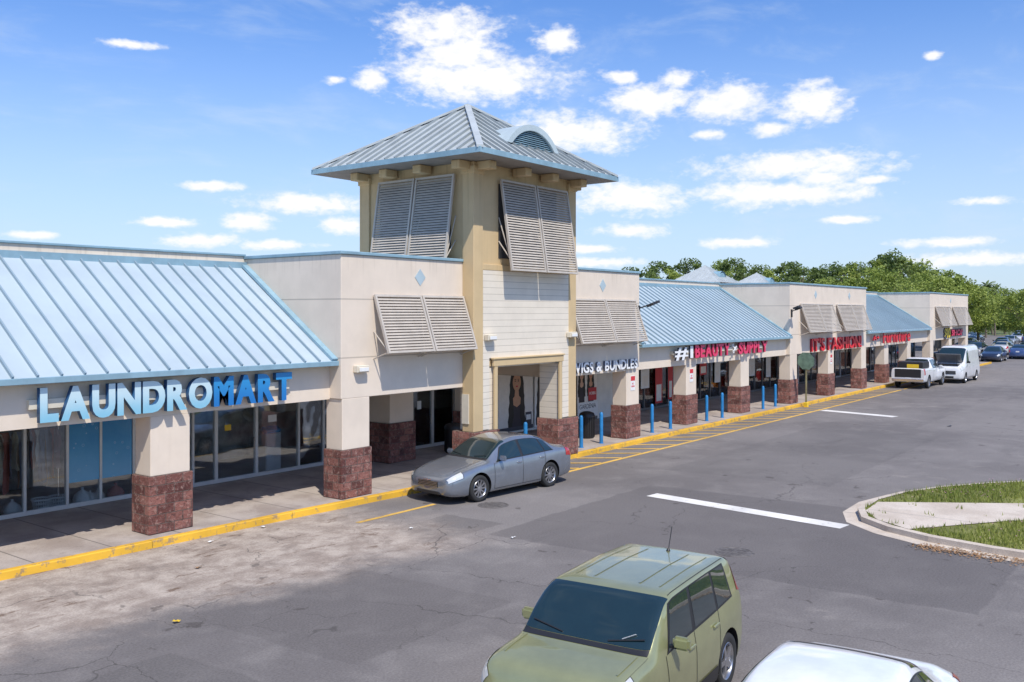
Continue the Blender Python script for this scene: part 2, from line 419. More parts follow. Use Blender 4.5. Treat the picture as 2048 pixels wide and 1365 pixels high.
Geo().face([(x,y,.145) for x,y in walk]).make('footpath',M_conc,kind='structure')
def inpoly(x,y,P):
    c=False;j=len(P)-1
    for i in range(len(P)):
        if ((P[i][1]>y)!=(P[j][1]>y)) and x<(P[j][0]-P[i][0])*(y-P[i][1])/(P[j][1]-P[i][1])+P[i][0]: c=not c
        j=i
    return c
g=Geo(); n=0
def hsh(x,y): return math.sin(x*1.7+1.3*math.sin(y*1.1))+math.sin(y*2.3+x*.6)+math.sin(x*4.1-y*3.2)*.6
while n<36000:
    x=random.uniform(20,31.5); y=random.uniform(-8,7.1)
    if y<-2 and random.random()<.6: continue
    if hsh(x,y)<-1.1 and random.random()<.75: continue
    if not inpoly(x,y,inn) : continue
    if inpoly(x,y,walk) and not (hsh(x*3,y*3)>2.0 and random.random()<.3): continue
    n+=1
    h=random.uniform(.03,.14); w=random.uniform(.008,.018); a=random.uniform(0,math.pi); lx,ly=random.gauss(0,.03),random.gauss(0,.03)
    pink=1 if random.random()<.012 else 0
    if pink: h+=.03; w=.03
    g.face([(x-w*math.cos(a),y-w*math.sin(a),.126),(x+w*math.cos(a),y+w*math.sin(a),.126),(x+lx,y+ly,.126+h)],0)
    if pink: g.face([(x-.02,y,.13+h),(x,y-.02,.14+h),(x+.02,y,.13+h),(x,y+.02,.14+h)],1)
M_pink=flat('flower_pink',(.6,.25,.4),.6)
o=g.make('grass',[M_blade,M_pink],recalc=False); o['kind']='stuff'; o['label']='short green grass with tiny pink flowers on the island'; o['category']='grass'
M_dry=flat('dry_leaf',(.30,.17,.08),.8)
g=Geo()
for k in range(2200):
    t=random.random()**1.2
    a,b=(20.3,4.9),(20.0,-3)
    x=a[0]+(b[0]-a[0])*t+random.gauss(-.18,.16); y=a[1]+(b[1]-a[1])*t+random.gauss(0,.12)
    s=random.uniform(.014,.036); r=random.uniform(0,6)
    g.face([(x+s*math.cos(r),y+s*math.sin(r),.016),(x+s*math.cos(r+2),y+s*math.sin(r+2),.03),(x+s*math.cos(r+4),y+s*math.sin(r+4),.018)])
o=g.make('fallen_leaves',M_dry,recalc=False); o['kind']='stuff'; o['label']='dry brown leaves gathered in the gutter'; o['category']='leaves'
M_iron=paint('cover_iron',(.15,.135,.125),.7,.3,var=.3,scale=8)
for (x,y) in ((18.0,14.35),(17.4,7.7)):
    g=Geo(); g.lathe([(0.0001,.010),(.30,.010),(.31,.004),(.34,.004),(.345,.011),(.38,.010),(.39,.003)],28,'Z')
    for k in range(-3,4):
        for j in range(-3,4):
            if k*k+j*j<11: g.box(k*.075-.02,k*.075+.02,j*.075-.02,j*.075+.02,.010,.015)
    tag(g.make('manhole_cover',M_iron,smooth=30),'round iron manhole cover set in the asphalt','manhole cover','manhole covers in the asphalt',(x,y,0))
# ------------------------------------------------------------------ shopping centre
O=(22.8,17.3,0)
B=thing('shopping_centre','beige strip of shops with blue canopy roofs and tower','building',O)
def bm_(g,name,mats,parent=B,**k): return g.make(name,mats,parent,off=O,**k)
WINGS=[(15.65,30.5),(45.85,58.6),(74.5,87.7)]
CAN=[(-14,15.65,17.72),(30.5,45.85,17.5),(58.6,74.5,17.5)]
YF=17.3; YS=21.6
g=Geo()
g.box(-14,87.7,21.75,46,0,.15)
g.box(-14,87.7,45.8,46,.15,6.2); g.box(-14,-13.8,21.75,45.8,.15,6.2); g.box(87.5,87.7,21.75,45.8,.15,6.2)
bm_(g,'rear_wall',M_beige2)
g=Geo(); g.box(-13.8,87.5,21.9,45.8,5.75,5.9); bm_(g,'flat_roof',paint('membrane_roof',(.6,.58,.54),.8,var=.15))
g=Geo(); g.box(-14,87.7,YS,YS+.2,2.55,3.4); bm_(g,'storefront_header_wall',M_beige2)
for (a,b,yc) in CAN:
    g=Geo(); g.box(a,b,21.15,21.5,3.5,6.32); bm_(g,'parapet_wall',M_beige2)
    g=Geo(); g.box(a,b,21.10,21.55,6.322,6.38); bm_(g,'parapet_coping',M_blue,bevel=.01)
g=Geo(); g.box(-14,12.5,27,27.3,5.9,6.75); bm_(g,'rooftop_screen_wall',M_beige2)
def wing(x0,x1,name='wing_wall'):
    g=Geo(); g.box(x0,x1,YF,21.5,2.64,6.245); bm_(g,name,M_beige,bevel=.012)
for i,(a,b) in enumerate(WINGS):
    segs=[(a,20.35),(25.5,b)] if i==0 else [(a,b)]
    for (p,q) in segs:
        wing(p,q)
        g=Geo(); g.box(p-(.05 if p==a else -.07),q+(.05 if q==b else -.07),YF-.05,21.58,6.248,6.33); bm_(g,'parapet_coping',M_blue,bevel=.012)
        g=Geo(); g.box(p+.02,q-.02,YF+.65,21.5,2.60,2.638); bm_(g,'soffit',M_soffit)
for (a,b,yc) in CAN:
    g=Geo(); g.box(a,b,yc,yc+.5,2.62,3.52); bm_(g,'canopy_fascia_wall',M_beige2)
    g=Geo(); g.box(a,b,yc+.5,YS,2.7,2.78); bm_(g,'soffit',M_soffit)
    y0,z0,y1,z1=yc-.28,3.56,21.15,6.03
    g=Geo(); 
    up=Vector((0,-(z1-z0),(y1-y0))).normalized()
    g.obox(((a+b)/2,(y0+y1)/2,(z0+z1)/2),((b-a)/2-.003,0,0),(0,(y1-y0)/2,(z1-z0)/2),tuple(up*.02))
    n=int((b-a)/.452)
    for k in range(n+1):
        x=b-.12-k*.452
        if x<a+.05: break
        g.rib((x,y0-.005,z0+.02),(x,y1,z1+.02),.036,.06,up,1)
    bm_(g,'canopy_roof',[M_roof,M_seam_shade])
    g=Geo(); g.box(a,b,y0-.07,y0-.012,z0-.09,z0+.03); bm_(g,'gutter',M_blue,bevel=.008)
    g=Geo(); g.box(a+.003,b-.003,y0-.01,yc-.002,z0-.09,z0-.04); bm_(g,'eave_soffit',M_blue)
    g=Geo(); g.box(a,b,21.06,21.147,z1-.06,z1+.13); bm_(g,'roof_flashing',M_blue)
    for xx in (a+.004,b-.184):
        if xx<-10: continue
        g=Geo(); g.rib((xx+.09,y0,z0+.03),(xx+.09,y1-.1,z1+.0),.18,.07,up); bm_(g,'rake_flashing',M_blue)
def column(x0,yf,ztop,w=1.0,d=.62,mat=None):
    g=Geo(); g.box(x0+.035,x0+w-.035,yf+.0,yf+d-.035,1.365,ztop); c=bm_(g,'column',mat or M_beige2,bevel=.01)
    g=Geo(); g.box(x0-.02,x0+w+.02,yf-.045,yf+d+.02,.149,1.37); bm_(g,'block_plinth',M_stone,parent=c,bevel=.02)
for x in (.2,5.5,10.72): column(x,17.72,2.62)
for x in (34.7,40.2): column(x,17.5,2.62)
for x in (63.2,68.8): column(x,17.5,2.62)
for x in (15.65,29.5,45.85,51.6,57.6,74.5,80.6,86.7): column(x,YF,2.64)
# tower
TX0,TX1,TY0,TY1=20.35,25.5,16.95,21.5
g=Geo(); g.box(TX0,TX1,TY0,TY1,3.22,9.12); TW=bm_(g,'tower',M_tan)
def tp(g,name,mat,**k): return g.make(name,mat,TW,off=O,**k)
g=Geo(); g.box(TX0+.37,TX1-.32,TY0-.055,TY0-.003,3.46,6.02)
g.box(TX0+.37,TX0+.66,TY0-.055,TY0-.003,1.4,3.46); g.box(TX1-.72,TX1-.32,TY0-.055,TY0-.003,1.4,3.46); tp(g,'siding_panel',M_siding)
for (x0,y0) in ((TX0,TY0),(TX1,TY0),(TX0,TY1),(TX1,TY1)):
    sx=1 if x0==TX0 else -1; sy=1 if y0==TY0 else -1
    xa,xb=sorted((x0-sx*.07,x0+sx*.36)); ya,yb=sorted((y0-sy*.07,y0+sy*.36))
    g=Geo(); g.box(xa,xb,ya,yb,3.22 if y0>18 else 1.37,9.115); tp(g,'corner_pilaster',M_tan,bevel=.015)
    g=Geo(); g.box(xa-.04,xb+.04,ya-.04,yb+.04,8.78,9.0); tp(g,'pilaster_capital',M_tan,bevel=.02)
g=Geo(); g.box(TX0+.365,TX1-.365,TY0-.06,TY0-.004,6.025,6.2); tp(g,'belt_course',M_tan,bevel=.01)
g=Geo(); g.box(TX0+.1,TX1-.1,TY0+.1,TY1-.05,3.17,3.217); tp(g,'entrance_soffit',M_whitewall)
for (x0,y0,w,d) in ((TX0,16.9,.95,.75),(TX1-.95,16.9,.95,.75),(TX0,20.3,1.05,.9),(TX1-1.05,20.3,1.05,.9)):
    if y0>18:
        g=Geo(); g.box(x0,x0+w,y0,y0+d,1.365,3.165); c=tp(g,'pier',M_beige2)
    else:
        g=Geo(); g.box(x0+.25,x0+w-.02,y0+.055,y0+d,1.365,3.165) if x0<22 else g.box(x0+.02,x0+w-.25,y0+.055,y0+d,1.365,3.165); c=tp(g,'pier',M_siding)
    g=Geo(); g.box(x0-.1,x0+w+.1 if y0<18 else x0+w+.03,y0-.09,y0+d+.03,.149,1.37); g.make('block_plinth',M_stone,c,off=O,bevel=.02)
g=Geo(); g.box(21.12,24.74,16.81,16.89,3.22,3.42); g.box(21.18,21.32,16.82,16.889,1.37,3.22); g.box(24.52,24.66,16.82,16.889,1.37,3.22)
g.box(21.08,24.78,16.78,16.892,3.42,3.47); tp(g,'portal_frame',M_tan,bevel=.008)
g=Geo(); g.box(20.25,20.279,17.05,17.3,1.6,2.45); tp(g,'utility_panel',M_cream)
g=Geo(); g.box(21.5,24.5,TY0-.02,TY0-.004,6.4,8.6); g.box(TX0-.02,TX0-.004,17.8,20.7,6.6,8.6); tp(g,'louver_shade_panel',M_dark)  # dark sheets on the solid wall paint the shade of recesses behind the shutters
EX0,EX1,EY0,EY1=19.25,26.4,15.8,22.6; EZ=9.25; AP=Vector((22.75,19.2,11.4))
g=Geo(); cs=[Vector((EX0,EY0,EZ)),Vector((EX1,EY0,EZ)),Vector((EX1,EY1,EZ)),Vector((EX0,EY1,EZ))]
for i in range(4):
    a,b=cs[i],cs[(i+1)%4]; g.face([a,b,AP],0)
    nrm=(b-a).cross(AP-a).normalized()
    e=(b-a); L=e.length; e.normalize()
    foot=(AP-a).dot(e); inward=((AP-a)-e*foot)
    n=int(L/.4)
    for k in range(1,n):
        u=k*L/n; t=u/foot if u<foot else (L-u)/(L-foot)
        p=a+e*u; q=p+inward*t
        g.rib(p,q,.036,.065,nrm,1)
for c in cs:
    g.rib(c+Vector((0,0,.0)),AP+Vector((0,0,.02)),.19,.07,(0,0,1),0)
TR=tp(g,'roof',[M_roof2,M_seam2_shade],recalc=False)
g=Geo()
g.box(EX0-.03,EX1+.03,EY0-.03,EY0,9.12,9.27); g.box(EX0-.03,EX1+.03,EY1,EY1+.03,9.12,9.27); g.box(EX0-.03,EX0,EY0,EY1,9.12,9.27); g.box(EX1,EX1+.03,EY0,EY1,9.12,9.27)
g.make('eave_fascia',M_blue,TR,off=O)
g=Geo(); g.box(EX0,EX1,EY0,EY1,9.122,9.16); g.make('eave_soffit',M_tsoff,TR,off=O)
def corb(x,y,dx,dy):
    g=Geo()
    g.box(min(x,x+dx*.5)-(.16 if dx==0 else 0),max(x,x+dx*.5)+(.16 if dx==0 else 0),min(y,y+dy*.5)-(.16 if dy==0 else 0),max(y,y+dy*.5)+(.16 if dy==0 else 0),8.88,9.117)
    tp(g,'eave_bracket',M_tan,bevel=.02)
for x in (TX0+.2,TX0+1.9,TX0+3.35,TX1-.2): corb(x,TY0-.07,0,-1)
for y in (TY0+.2,TY0+1.7,TY0+3.1,TY1-.2): corb(TX0-.07,y,-1,0); corb(TX1+.07,y,1,0)
def rz(y): return EZ+(y-EY0)*(AP.z-EZ)/(AP.y-EY0)
cx,hw,rise,yv=22.8,1.3,.68,16.7
zb=rz(yv)-.02
N=20; R=(hw*hw+rise*rise)/(2*rise); zc=zb+rise-R; ang=math.asin(hw/R)
def arc(r,k): 
    t=-ang+2*ang*k/N; return (cx+r*math.sin(t),zc+r*math.cos(t))
g=Geo()
for k in range(N):
    (x0,za),(x1,zb2)=arc(R+.02,k),arc(R+.02,k+1)
    (u0,wa),(u1,wb)=arc(R-.16,k),arc(R-.16,k+1)
    yb=lambda z: EY0+(z-EZ)*(AP.y-EY0)/(AP.z-EZ)+.25
    g.face([(x0,yv-.12,za),(x1,yv-.12,zb2),(x1,yb(zb2),zb2),(x0,yb(za),za)],0)
    g.face([(u0,yv-.12,max(wa,zb)),(u1,yv-.12,max(wb,zb)),(x1,yv-.12,zb2),(x0,yv-.12,za)],0)
    g.face([(u0,yv-.12,max(wa,zb)),(u1,yv-.12,max(wb,zb)),(u1,yv,max(wb,zb)),(u0,yv,max(wa,zb))],0)
VT=g.make('roof_vent',paint('vent_pale_blue',(.46,.54,.56),.4,0,var=.08),TR,off=O,recalc=False,smooth=40)
g=Geo()
z=zb+.03
while z<zc+R-.18:
    half=math.sqrt(max(0,(R-.16)**2-(z-zc)**2)); half=min(half,hw-.1)
    g.obox((cx,yv-.02,z+.02),(half,0,0),(0,.035,.025),(0,-.004,.006)); z+=.062
g.make('vent_louver',M_blue,VT,off=O)
g=Geo(); pts=[(cx-hw+.05,yv+.02,zb)]+[(arc(R-.1,k)[0],yv+.02,arc(R-.1,k)[1]) for k in range(1,N)]+[(cx+hw-.05,yv+.02,zb)]
g.face(pts); g.make('vent_backing',M_dark,VT,off=O,recalc=False)
def louver(parent,tl,ac,dn,w,h,name='shutter',pitch=.079):
    tl=Vector(tl);ac=Vector(ac).normalized();dn=Vector(dn).normalized(); nr=ac.cross(dn).normalized()
    if nr.z<0: nr=-nr
    g=Geo(); fw=.03
    g.obox(tl+ac*fw+dn*h/2,ac*fw,dn*h/2,nr*.035); g.obox(tl+ac*(w-fw)+dn*h/2,ac*fw,dn*h/2,nr*.035)
    g.obox(tl+ac*w/2+dn*.03,ac*(w/2-2*fw),dn*.03,nr*.035); g.obox(tl+ac*w/2+dn*(h-.03),ac*(w/2-2*fw),dn*.03,nr*.035)
    n=int((h-.12)/pitch)
    for k in range(n):
        c=tl+ac*w/2+dn*(.08+(k+.5)*(h-.16)/n)
        sd=(dn*.86+nr*.51).normalized()
        g.obox(c,ac*(w/2-2*fw-.001),sd*.036,sd.cross(ac).normalized()*.006)
    return g.make(name,M_louv,parent,off=O)
def struts(parent,pts):
    for p,q in pts:
        g=Geo(); g.cyl(p,q,.018,n=6); g.make('shutter_strut',M_louv,parent,off=O)
zt,zb_=8.72,6.02
for (a,b) in ((21.45,23.17),(23.23,24.95)):
    s=louver(TW,(a,TY0-.12,zt),(1,0,0),(0,-.42,zb_-zt),b-a,math.hypot(.42,zt-zb_))
    struts(s,[((x,TY0-.02,6.9),(x,TY0-.46,6.35)) for x in (a+.05,b-.05)]+[((x,TY0-.02,7.6),(x,TY0-.46,6.35)) for x in (a+.05,b-.05)])
for (a,b) in ((17.55,19.07),(19.13,20.65)):
    s=louver(TW,(TX0-.12,b,zt+.08),(0,-1,0),(-.42,0,zb_-zt),b-a,math.hypot(.42,zt-zb_))
    struts(s,[((TX0-.02,y,6.9),(TX0-.46,y,6.35)) for y in (a+.05,b-.05)]+[((TX0-.02,y,7.6),(TX0-.46,y,6.35)) for y in (a+.05,b-.05)])
def awning(x0,x1):
    mid=(x0+x1)/2
    for (a,b) in ((x0,mid-.02),(mid+.02,x1)):
        s=louver(B,(a,YF-.06,5.25),(1,0,0),(0,-.52,-1.5),b-a,math.hypot(.52,1.5),name='awning_shutter',pitch=.08)
        struts(s,[((x,YF-.01,4.3),(x,YF-.56,3.78)) for x in (a+.04,b-.04)]+[((x,YF-.01,3.6),(x,YF-.55,3.78)) for x in (a+.04,b-.04)])
awning(16.72,20.24); awning(25.7,30.1)
awning(47.2,52.1); awning(52.9,57.8); awning(75.9,80.7); awning(81.6,86.6)
M_dia=flat('diamond_tile',(.42,.52,.56),.4)
for x in (18.5,27.9,49.6,55.3,81.2):
    g=Geo(); c=Vector((x,YF-.012,5.75)); P=[c+Vector((0,0,.23)),c+Vector((.21,0,0)),c+Vector((0,0,-.23)),c+Vector((-.21,0,0))]
    q=[p+Vector((0,.01,0)) for p in P]; g.face(P); 
    for k in range(4): g.face([P[k],P[(k+1)%4],q[(k+1)%4],q[k]])
    bm_(g,'diamond_ornament',M_dia)
def wallpack(x,y,z):
    g=Geo(); g.box(x-.2,x+.2,y-.17,y-.001,z-.08,z+.1,0); g.box(x-.17,x+.17,y-.2,y-.171,z-.06,z+.06,1)
    tag(g.make('wall_light',[M_cream,M_white],bevel=.015,off=(x,y,z)),'cream rectangular light fitting fixed to the wall','wall light','wall lights on the facade',(x,y,z))
wallpack(16.25,YF,3.36); wallpack(20.95,TY0-.07,4.06); wallpack(25.2,TY0-.07,4.06); 
def flood(x,y,z,dx):
    e=thing('flood_light','black twin floodlight on a short arm at the wall corner','floodlight',(x,y,z),group='floodlights on the wall corners')
    g=Geo(); g.box(-.06,.06,-.05,0,-.3,.1); g.cyl((0,-.05,0),(dx*.15,-.35,.12),.025,n=8); g.make('arm',M_black,e)
    for s in (0,1):
        g=Geo(); g.obox((dx*.2+s*.28*dx,-.45,.14+.06*s),(.12,0,.02),(0,.14,-.05),(0,.02,.045),0); g.make('lamp_head',M_black,e,bevel=.01)
flood(30.4,17.29,4.95,1); flood(46.0,17.29,4.85,-1)
def storefront():
    walls=[(34.4,37.4),(26.9,31.2)]
    cur=-13.8
    special=[9.0,10.0,10.98,11.8,12.66,13.5,14.35,15.05,16.4,17.9,18.85,20.2,21.5,22.6,23.75,24.9,25.9,26.9]
    e=[]
    while cur<8.9: e.append(cur); cur+=1.14
    e+=special
    e+=[31.2,32.2,33.3,34.4]
    cur=37.4
    while cur<87.4: e.append(cur); cur+=1.19
    e.append(87.6)
    dset=[(15.05,16.4),(22.6,23.75),(23.75,24.9)]
    for a,b in zip(e[:-1],e[1:]):
        if any(abs(a-w0)<.01 for w0,w1 in walls): continue
        if b-a>2: continue
        isdoor=(a,b) in dset or (a>37.4 and int((a-37.4)/1.19+.1)%7==3)
        nm='door' if isdoor else 'window'
        fm=M_frame if (a<27 or isdoor) else M_framed
        z0=.16 ;z1=2.56; fw=.03 if not isdoor else .055
        g=Geo(); g.box(a+fw,b-fw,YS+.045,YS+.057,z0+.1,z1-.06); G=bm_(g,nm,M_glass)
        g=Geo(); g.box(a,a+fw,YS,YS+.1,z0,z1); g.box(b-fw,b,YS,YS+.1,z0,z1); g.box(a+fw,b-fw,YS,YS+.1,z0,z0+.1); g.box(a+fw,b-fw,YS,YS+.1,z1-.06,z1)
        if isdoor: g.box(a+fw,b-fw,YS,YS+.1,2.12,2.2)
        g.make('frame',fm,G,off=O)
        if isdoor:
            g=Geo(); g.cyl((b-.14,YS-.05,.95),(b-.14,YS-.05,1.3),.014,n=8); g.cyl((b-.14,YS-.05,.97),(b-.14,YS+.0,.97),.01,n=6); g.cyl((b-.14,YS-.05,1.28),(b-.14,YS+.0,1.28),.01,n=6); g.make('handle',M_chrome,G,off=O)
    for a,b in walls:
        g=Geo(); g.box(a,b,YS,YS+.15,.15,2.56); bm_(g,'storefront_wall',M_whitewall)
storefront()
g=Geo(); g.box(-13.8,87.5,25.0,25.1,.15,3.2); 
for xx in (-1,21.2,31.5,46.5,58,74): g.box(xx-.08,xx+.08,21.8,25.0,.15,3.2)
g.box(-13.8,87.5,21.8,25.1,2.9,3.0); bm_(g,'interior_wall',M_intwall)
g=Geo(); g.box(-13.8,87.5,21.76,25.0,.151,.16); bm_(g,'interior_floor',M_intfloor)
for a,b,z0 in ((11.02,11.77,.75),(11.84,12.62,.75)):
    g=Geo(); g.box(a,b,YS+.034,YS+.040,z0,2.49); bm_(g,'window_film',M_film)
M_nred=flat('notice_red',(.6,.04,.03),.5)
for x,z,w,h,m in ((15.45,1.55,.20,.16,M_yel),(16.95,1.65,.30,.2,M_white),(23.1,1.5,.2,.28,M_white)):
    g=Geo(); g.box(-w/2,w/2,-.003,0,0,h); tag(g.make('window_notice',m),'small printed notice taped on the shop glass','notice','notices taped on the shop glass',(x,YS+.04,z))
gm=[flat('goods%d'%i,c,.7) for i,c in enumerate([(.7,.65,.6),(.6,.12,.1),(.2,.38,.6),(.75,.7,.3),(.15,.15,.15),(.8,.8,.78)])]
for x in np.arange(38,86,2.6):
    e=thing('display_shelf','metal display shelf stacked with mixed goods inside a shop window','shelf',(float(x),22.5,.16),group='display shelves inside the shops')
    g=Geo(); g.box(-.9,.9,-.2,-.17,0,1.9)
    for z in (.05,.65,1.25): g.box(-.9,.9,-.17,.2,z,z+.03)
    g.make('shelf_frame',M_white,e)
    g=Geo()
    for z in (.08,.68,1.28):
        u=-.85
        while u<.8:
            w=random.uniform(.08,.22); g.box(u,u+w,-.52,-.21,z,z+random.uniform(.2,.5),random.randrange(6)); u+=w+.02
    o=g.make('goods',gm,e); o['kind']='stuff'
e=thing('clothes_rack','metal rail packed with hanging pale shirts and dresses','clothes rack',(9.9,21.93,.16))
g=Geo(); g.cyl((-1.3,0,1.95),(1.02,0,1.95),.018,n=8)
for x in (-1.3,1.02): g.cyl((x,0,0),(x,0,1.95),.018,n=8); g.cyl((x,-.2,.02),(x,.25,.02),.018,n=8)
g.make('rail',M_chrome,e)
cl=[flat('cloth%d'%i,c,.9) for i,c in enumerate([(.88,.80,.72),(.84,.66,.50),(.92,.90,.86),(.55,.42,.46),(.62,.24,.20),(.80,.78,.64),(.35,.42,.55)])]
for k in range(26):
    x=-1.22+k*.088; g=Geo(); L=random.uniform(.8,1.4)
    P=[]
    for j in range(7):
        z=1.9-L*j/6; half=[.05,.18,.2,.17,.18,.2,.22][j]; P.append([(x+.02*math.sin(i*2+j+k)+.16*(i-3)/3*(.5+.5*math.sin(k*1.7)),-half+2*half*i/6,z+ (-.03 if j==6 and i%2 else 0)) for i in range(7)])
    for j in range(6):
        for i in range(6): g.face([P[j][i],P[j][i+1],P[j+1][i+1],P[j+1][i]])
    g.make('garment',random.choice(cl),e,smooth=60)
for x in (10.5,10.9):
    e=thing('laundry_basket','white plastic laundry basket standing on the shop floor','basket',(x,21.9,.16),group='laundry baskets behind the window')
    g=Geo()
    for k in range(22):
        t=2*math.pi*k/22; g.cyl((.15*math.cos(t),.15*math.sin(t),0),(.2*math.cos(t),.2*math.sin(t),.27),.008,n=4)
    for z,r in ((0,.15),(.09,.167),(.18,.184)): g.lathe([(r,z),(r+.01,z),(r+.01,z+.02),(r,z+.02)],22,'Z')
    g.make('basket_wall',M_white,e)
    g=Geo(); g.lathe([(.195,.26),(.225,.26),(.225,.29),(.195,.29),(.195,.26)],22,'Z'); g.make('rim',M_white,e)
for i,(x,s) in enumerate(((11.5,.2),(11.95,.15),(12.35,.19),(9.9,.18),(11.7,.15))):
    g=Geo(); g.lathe([(.001,0),(s*.9,.02),(s*1.05,s*.6),(s*.8,s*1.2),(s*.25,s*1.6),(s*.12,s*1.7),(s*.2,s*1.95),(.001,s*1.9)],12,'Z')
    for k,v in enumerate(g.v): g.v[k]=(v[0]*(1+.1*math.sin(k*3.1)),v[1]*(1+.1*math.cos(k*2.3)),v[2])
    tag(g.make('laundry_bag',[cl[2],cl[0],cl[4],M_white][i%4],smooth=60),'tied cloth laundry bag slumped on the shop floor','bag','laundry bags behind the window',(x,21.92+.1*(i%2),.16))
e=thing('service_kiosk','white and blue upright payment kiosk inside the laundry','kiosk',(17.1,21.98,.16))
g=Geo(); g.box(-.28,.28,-.22,.25,0,1.15); g.make('cabinet',M_white,e,bevel=.03)
g=Geo(); g.obox((0,-.1,1.22),(.26,0,0),(0,.1,.06),(0,-.03,.06)); g.make('screen',M_intblue,e,bevel=.01)
# ------------------------------------------------------------------ lettering
def glyph(ch,bold):
    cu=bpy.data.curves.new('g','FONT'); cu.body=ch; cu.size=1; cu.extrude=.05; cu.offset=bold; cu.resolution_u=4
    ob=bpy.data.objects.new('g',cu); COL.objects.link(ob)
    dg=bpy.context.evaluated_depsgraph_get(); dg.update()
    me=bpy.data.meshes.new_from_object(ob.evaluated_get(dg))
    COL.objects.unlink(ob); bpy.data.objects.remove(ob); return me
def lettering(parent,text,X0,X1,Y,z0,h,mats,depth=.1,bold=.02,shear=0,gapk=.07,part='letter'):
    items=[];x=0
    for i,ch in enumerate(text):
        if ch==' ': x+=.32; continue
        me=glyph(ch,bold); n=len(me.vertices)
        co=np.empty(n*3); me.vertices.foreach_get('co',co); co=co.reshape(-1,3)
        mn,mxx=co[:,0].min(),co[:,0].max(); sh=x-mn; co[:,0]+=sh
        items.append((ch,me,co,i))
        x+=mxx-mn+gapk
    W=x-gapk; s=(X1-X0)/W; sy=h/.72
    for ch,me,co,i in items:
        fr,sd=mats(i)
        nz=[abs(p.normal.z)>.9 for p in me.polygons]
        out=np.empty_like(co)
        out[:,0]=X0+co[:,0]*s+shear*co[:,1]*sy; out[:,1]=Y-(co[:,2]/.05+1)*depth/2; out[:,2]=z0+co[:,1]*sy
        px,py=parent.location.x,parent.location.y
        out-=np.array([px,py,parent.location.z])
        me.vertices.foreach_set('co',out.ravel()); me.materials.clear(); me.materials.append(fr); me.materials.append(sd)
        me.polygons.foreach_set('material_index',[0 if q else 1 for q in nz]); me.update()
        o=bpy.data.objects.new(part,me); COL.objects.link(o); o.parent=parent
def gradmat(name,lo,hi,z0,z1):
    m,nt,b=newmat(name); p=pos(nt); z=nd(nt,'ShaderNodeSeparateXYZ',{0:p}).outputs[2]
    c=mix(nt,sstep(nt,mth(nt,'ADD',z,mth(nt,'MULTIPLY',noise(nt,p,4,4,.6),.15)),z0+.07,z1+.07),c4(lo),c4(hi))
    setc(nt,b,c); b.inputs['Roughness'].default_value=.35; return m
Yb=17.72
S=thing('shop_sign','long laundry sign of pale and deep blue raised letters','sign',(8.35,Yb,2.74))
mL=gradmat('face_pale_blue',(.24,.52,.66),(.54,.70,.75),2.75,3.25); mM=gradmat('face_deep_blue',(.015,.17,.48),(.03,.27,.58),2.75,3.35)
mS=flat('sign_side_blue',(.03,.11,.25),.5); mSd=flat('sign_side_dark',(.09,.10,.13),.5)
g=Geo(); g.box(0-.12,5.95,-.10,-.002,.24,.42); g.make('raceway',M_cream,S)
lettering(S,'LAUNDROMART',8.37,14.28,Yb-.105,2.77,.60,lambda i:(mL if i<7 else mM,mS),depth=.12,bold=.052,gapk=.06)
YB2=17.34
S=thing('shop_sign','white number and crimson beauty shop letters on the fascia','sign',(33.2,17.5,2.9))
g=Geo(); g.box(.1,9.65,-.155,-.002,.2,.34); g.make('raceway',M_cream,S)
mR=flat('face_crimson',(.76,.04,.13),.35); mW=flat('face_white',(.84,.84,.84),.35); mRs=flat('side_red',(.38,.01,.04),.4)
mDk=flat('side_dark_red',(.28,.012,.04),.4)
lettering(S,'#1',33.3,34.9,YB2,2.93,.50,lambda i:(mW,mSd),depth=.08,bold=.02,gapk=.1)
lettering(S,'BEAUTY',35.1,38.55,YB2,2.93,.50,lambda i:(mR,mDk),depth=.08,bold=.042)
lettering(S,'SUPPLY',39.5,42.85,YB2,2.93,.50,lambda i:(mR,mDk),depth=.08,bold=.042)
for s in (-1,1):
    g=Geo(); g.obox((5.90,-.22-.012*s,.28),(.14,0,.10*s),(0,.008,0),(-.018*s,0,.026)); g.lathe([(.045,-.01),(.075,-.01),(.075,.01),(.045,.01),(.045,-.01)],14,'Y',c=(5.71,-.22-.012*s,.28-.14*s))
    g.make('scissor_blade',mW,S)
S=thing('shop_sign','white wig shop raised letters with grey edges','sign',(25.9,YF,2.7))
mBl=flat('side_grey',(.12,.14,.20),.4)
lettering(S,'WIGS & BUNDLES',25.75,30.2,YF-.02,2.74,.34,lambda i:(mW,mBl),depth=.08,bold=.03)
S=thing('shop_sign','bright red fashion shop raised letters on the wing wall','sign',(48.9,YF,2.7))
mR2=flat('face_red',(.82,.02,.03),.35)
lettering(S,"IT'S FASHION!",48.7,57.3,YF-.02,2.72,.68,lambda i:(mR2,mRs),depth=.10,bold=.025)
S=thing('shop_sign','red mixed case furniture shop lettering on the canopy fascia','sign',(60,17.5,2.7))
lettering(S,"A+",60.0,61.3,YB2,3.02,.34,lambda i:(mR2,mRs),depth=.08,bold=.01)
lettering(S,"Furniture",62.2,68.8,YB2,2.80,.86,lambda i:(mR2,mRs),depth=.06,bold=.012,shear=.1,gapk=.10)
S=thing('shop_sign','small dark sign with yellow and pink discount letters','sign',(78.8,YF,2.7))
g=Geo(); g.box(1.6,6.3,-.1,-.002,.15,.75); g.make('backing_panel',flat('sign_dkpurple',(.08,.01,.04),.4),S)
mY=flat('face_yellow',(.8,.6,.02),.4)
lettering(S,"$10",78.6,80.6,YF-.02,2.8,.75,lambda i:(mY,mSd),depth=.1,bold=.04)
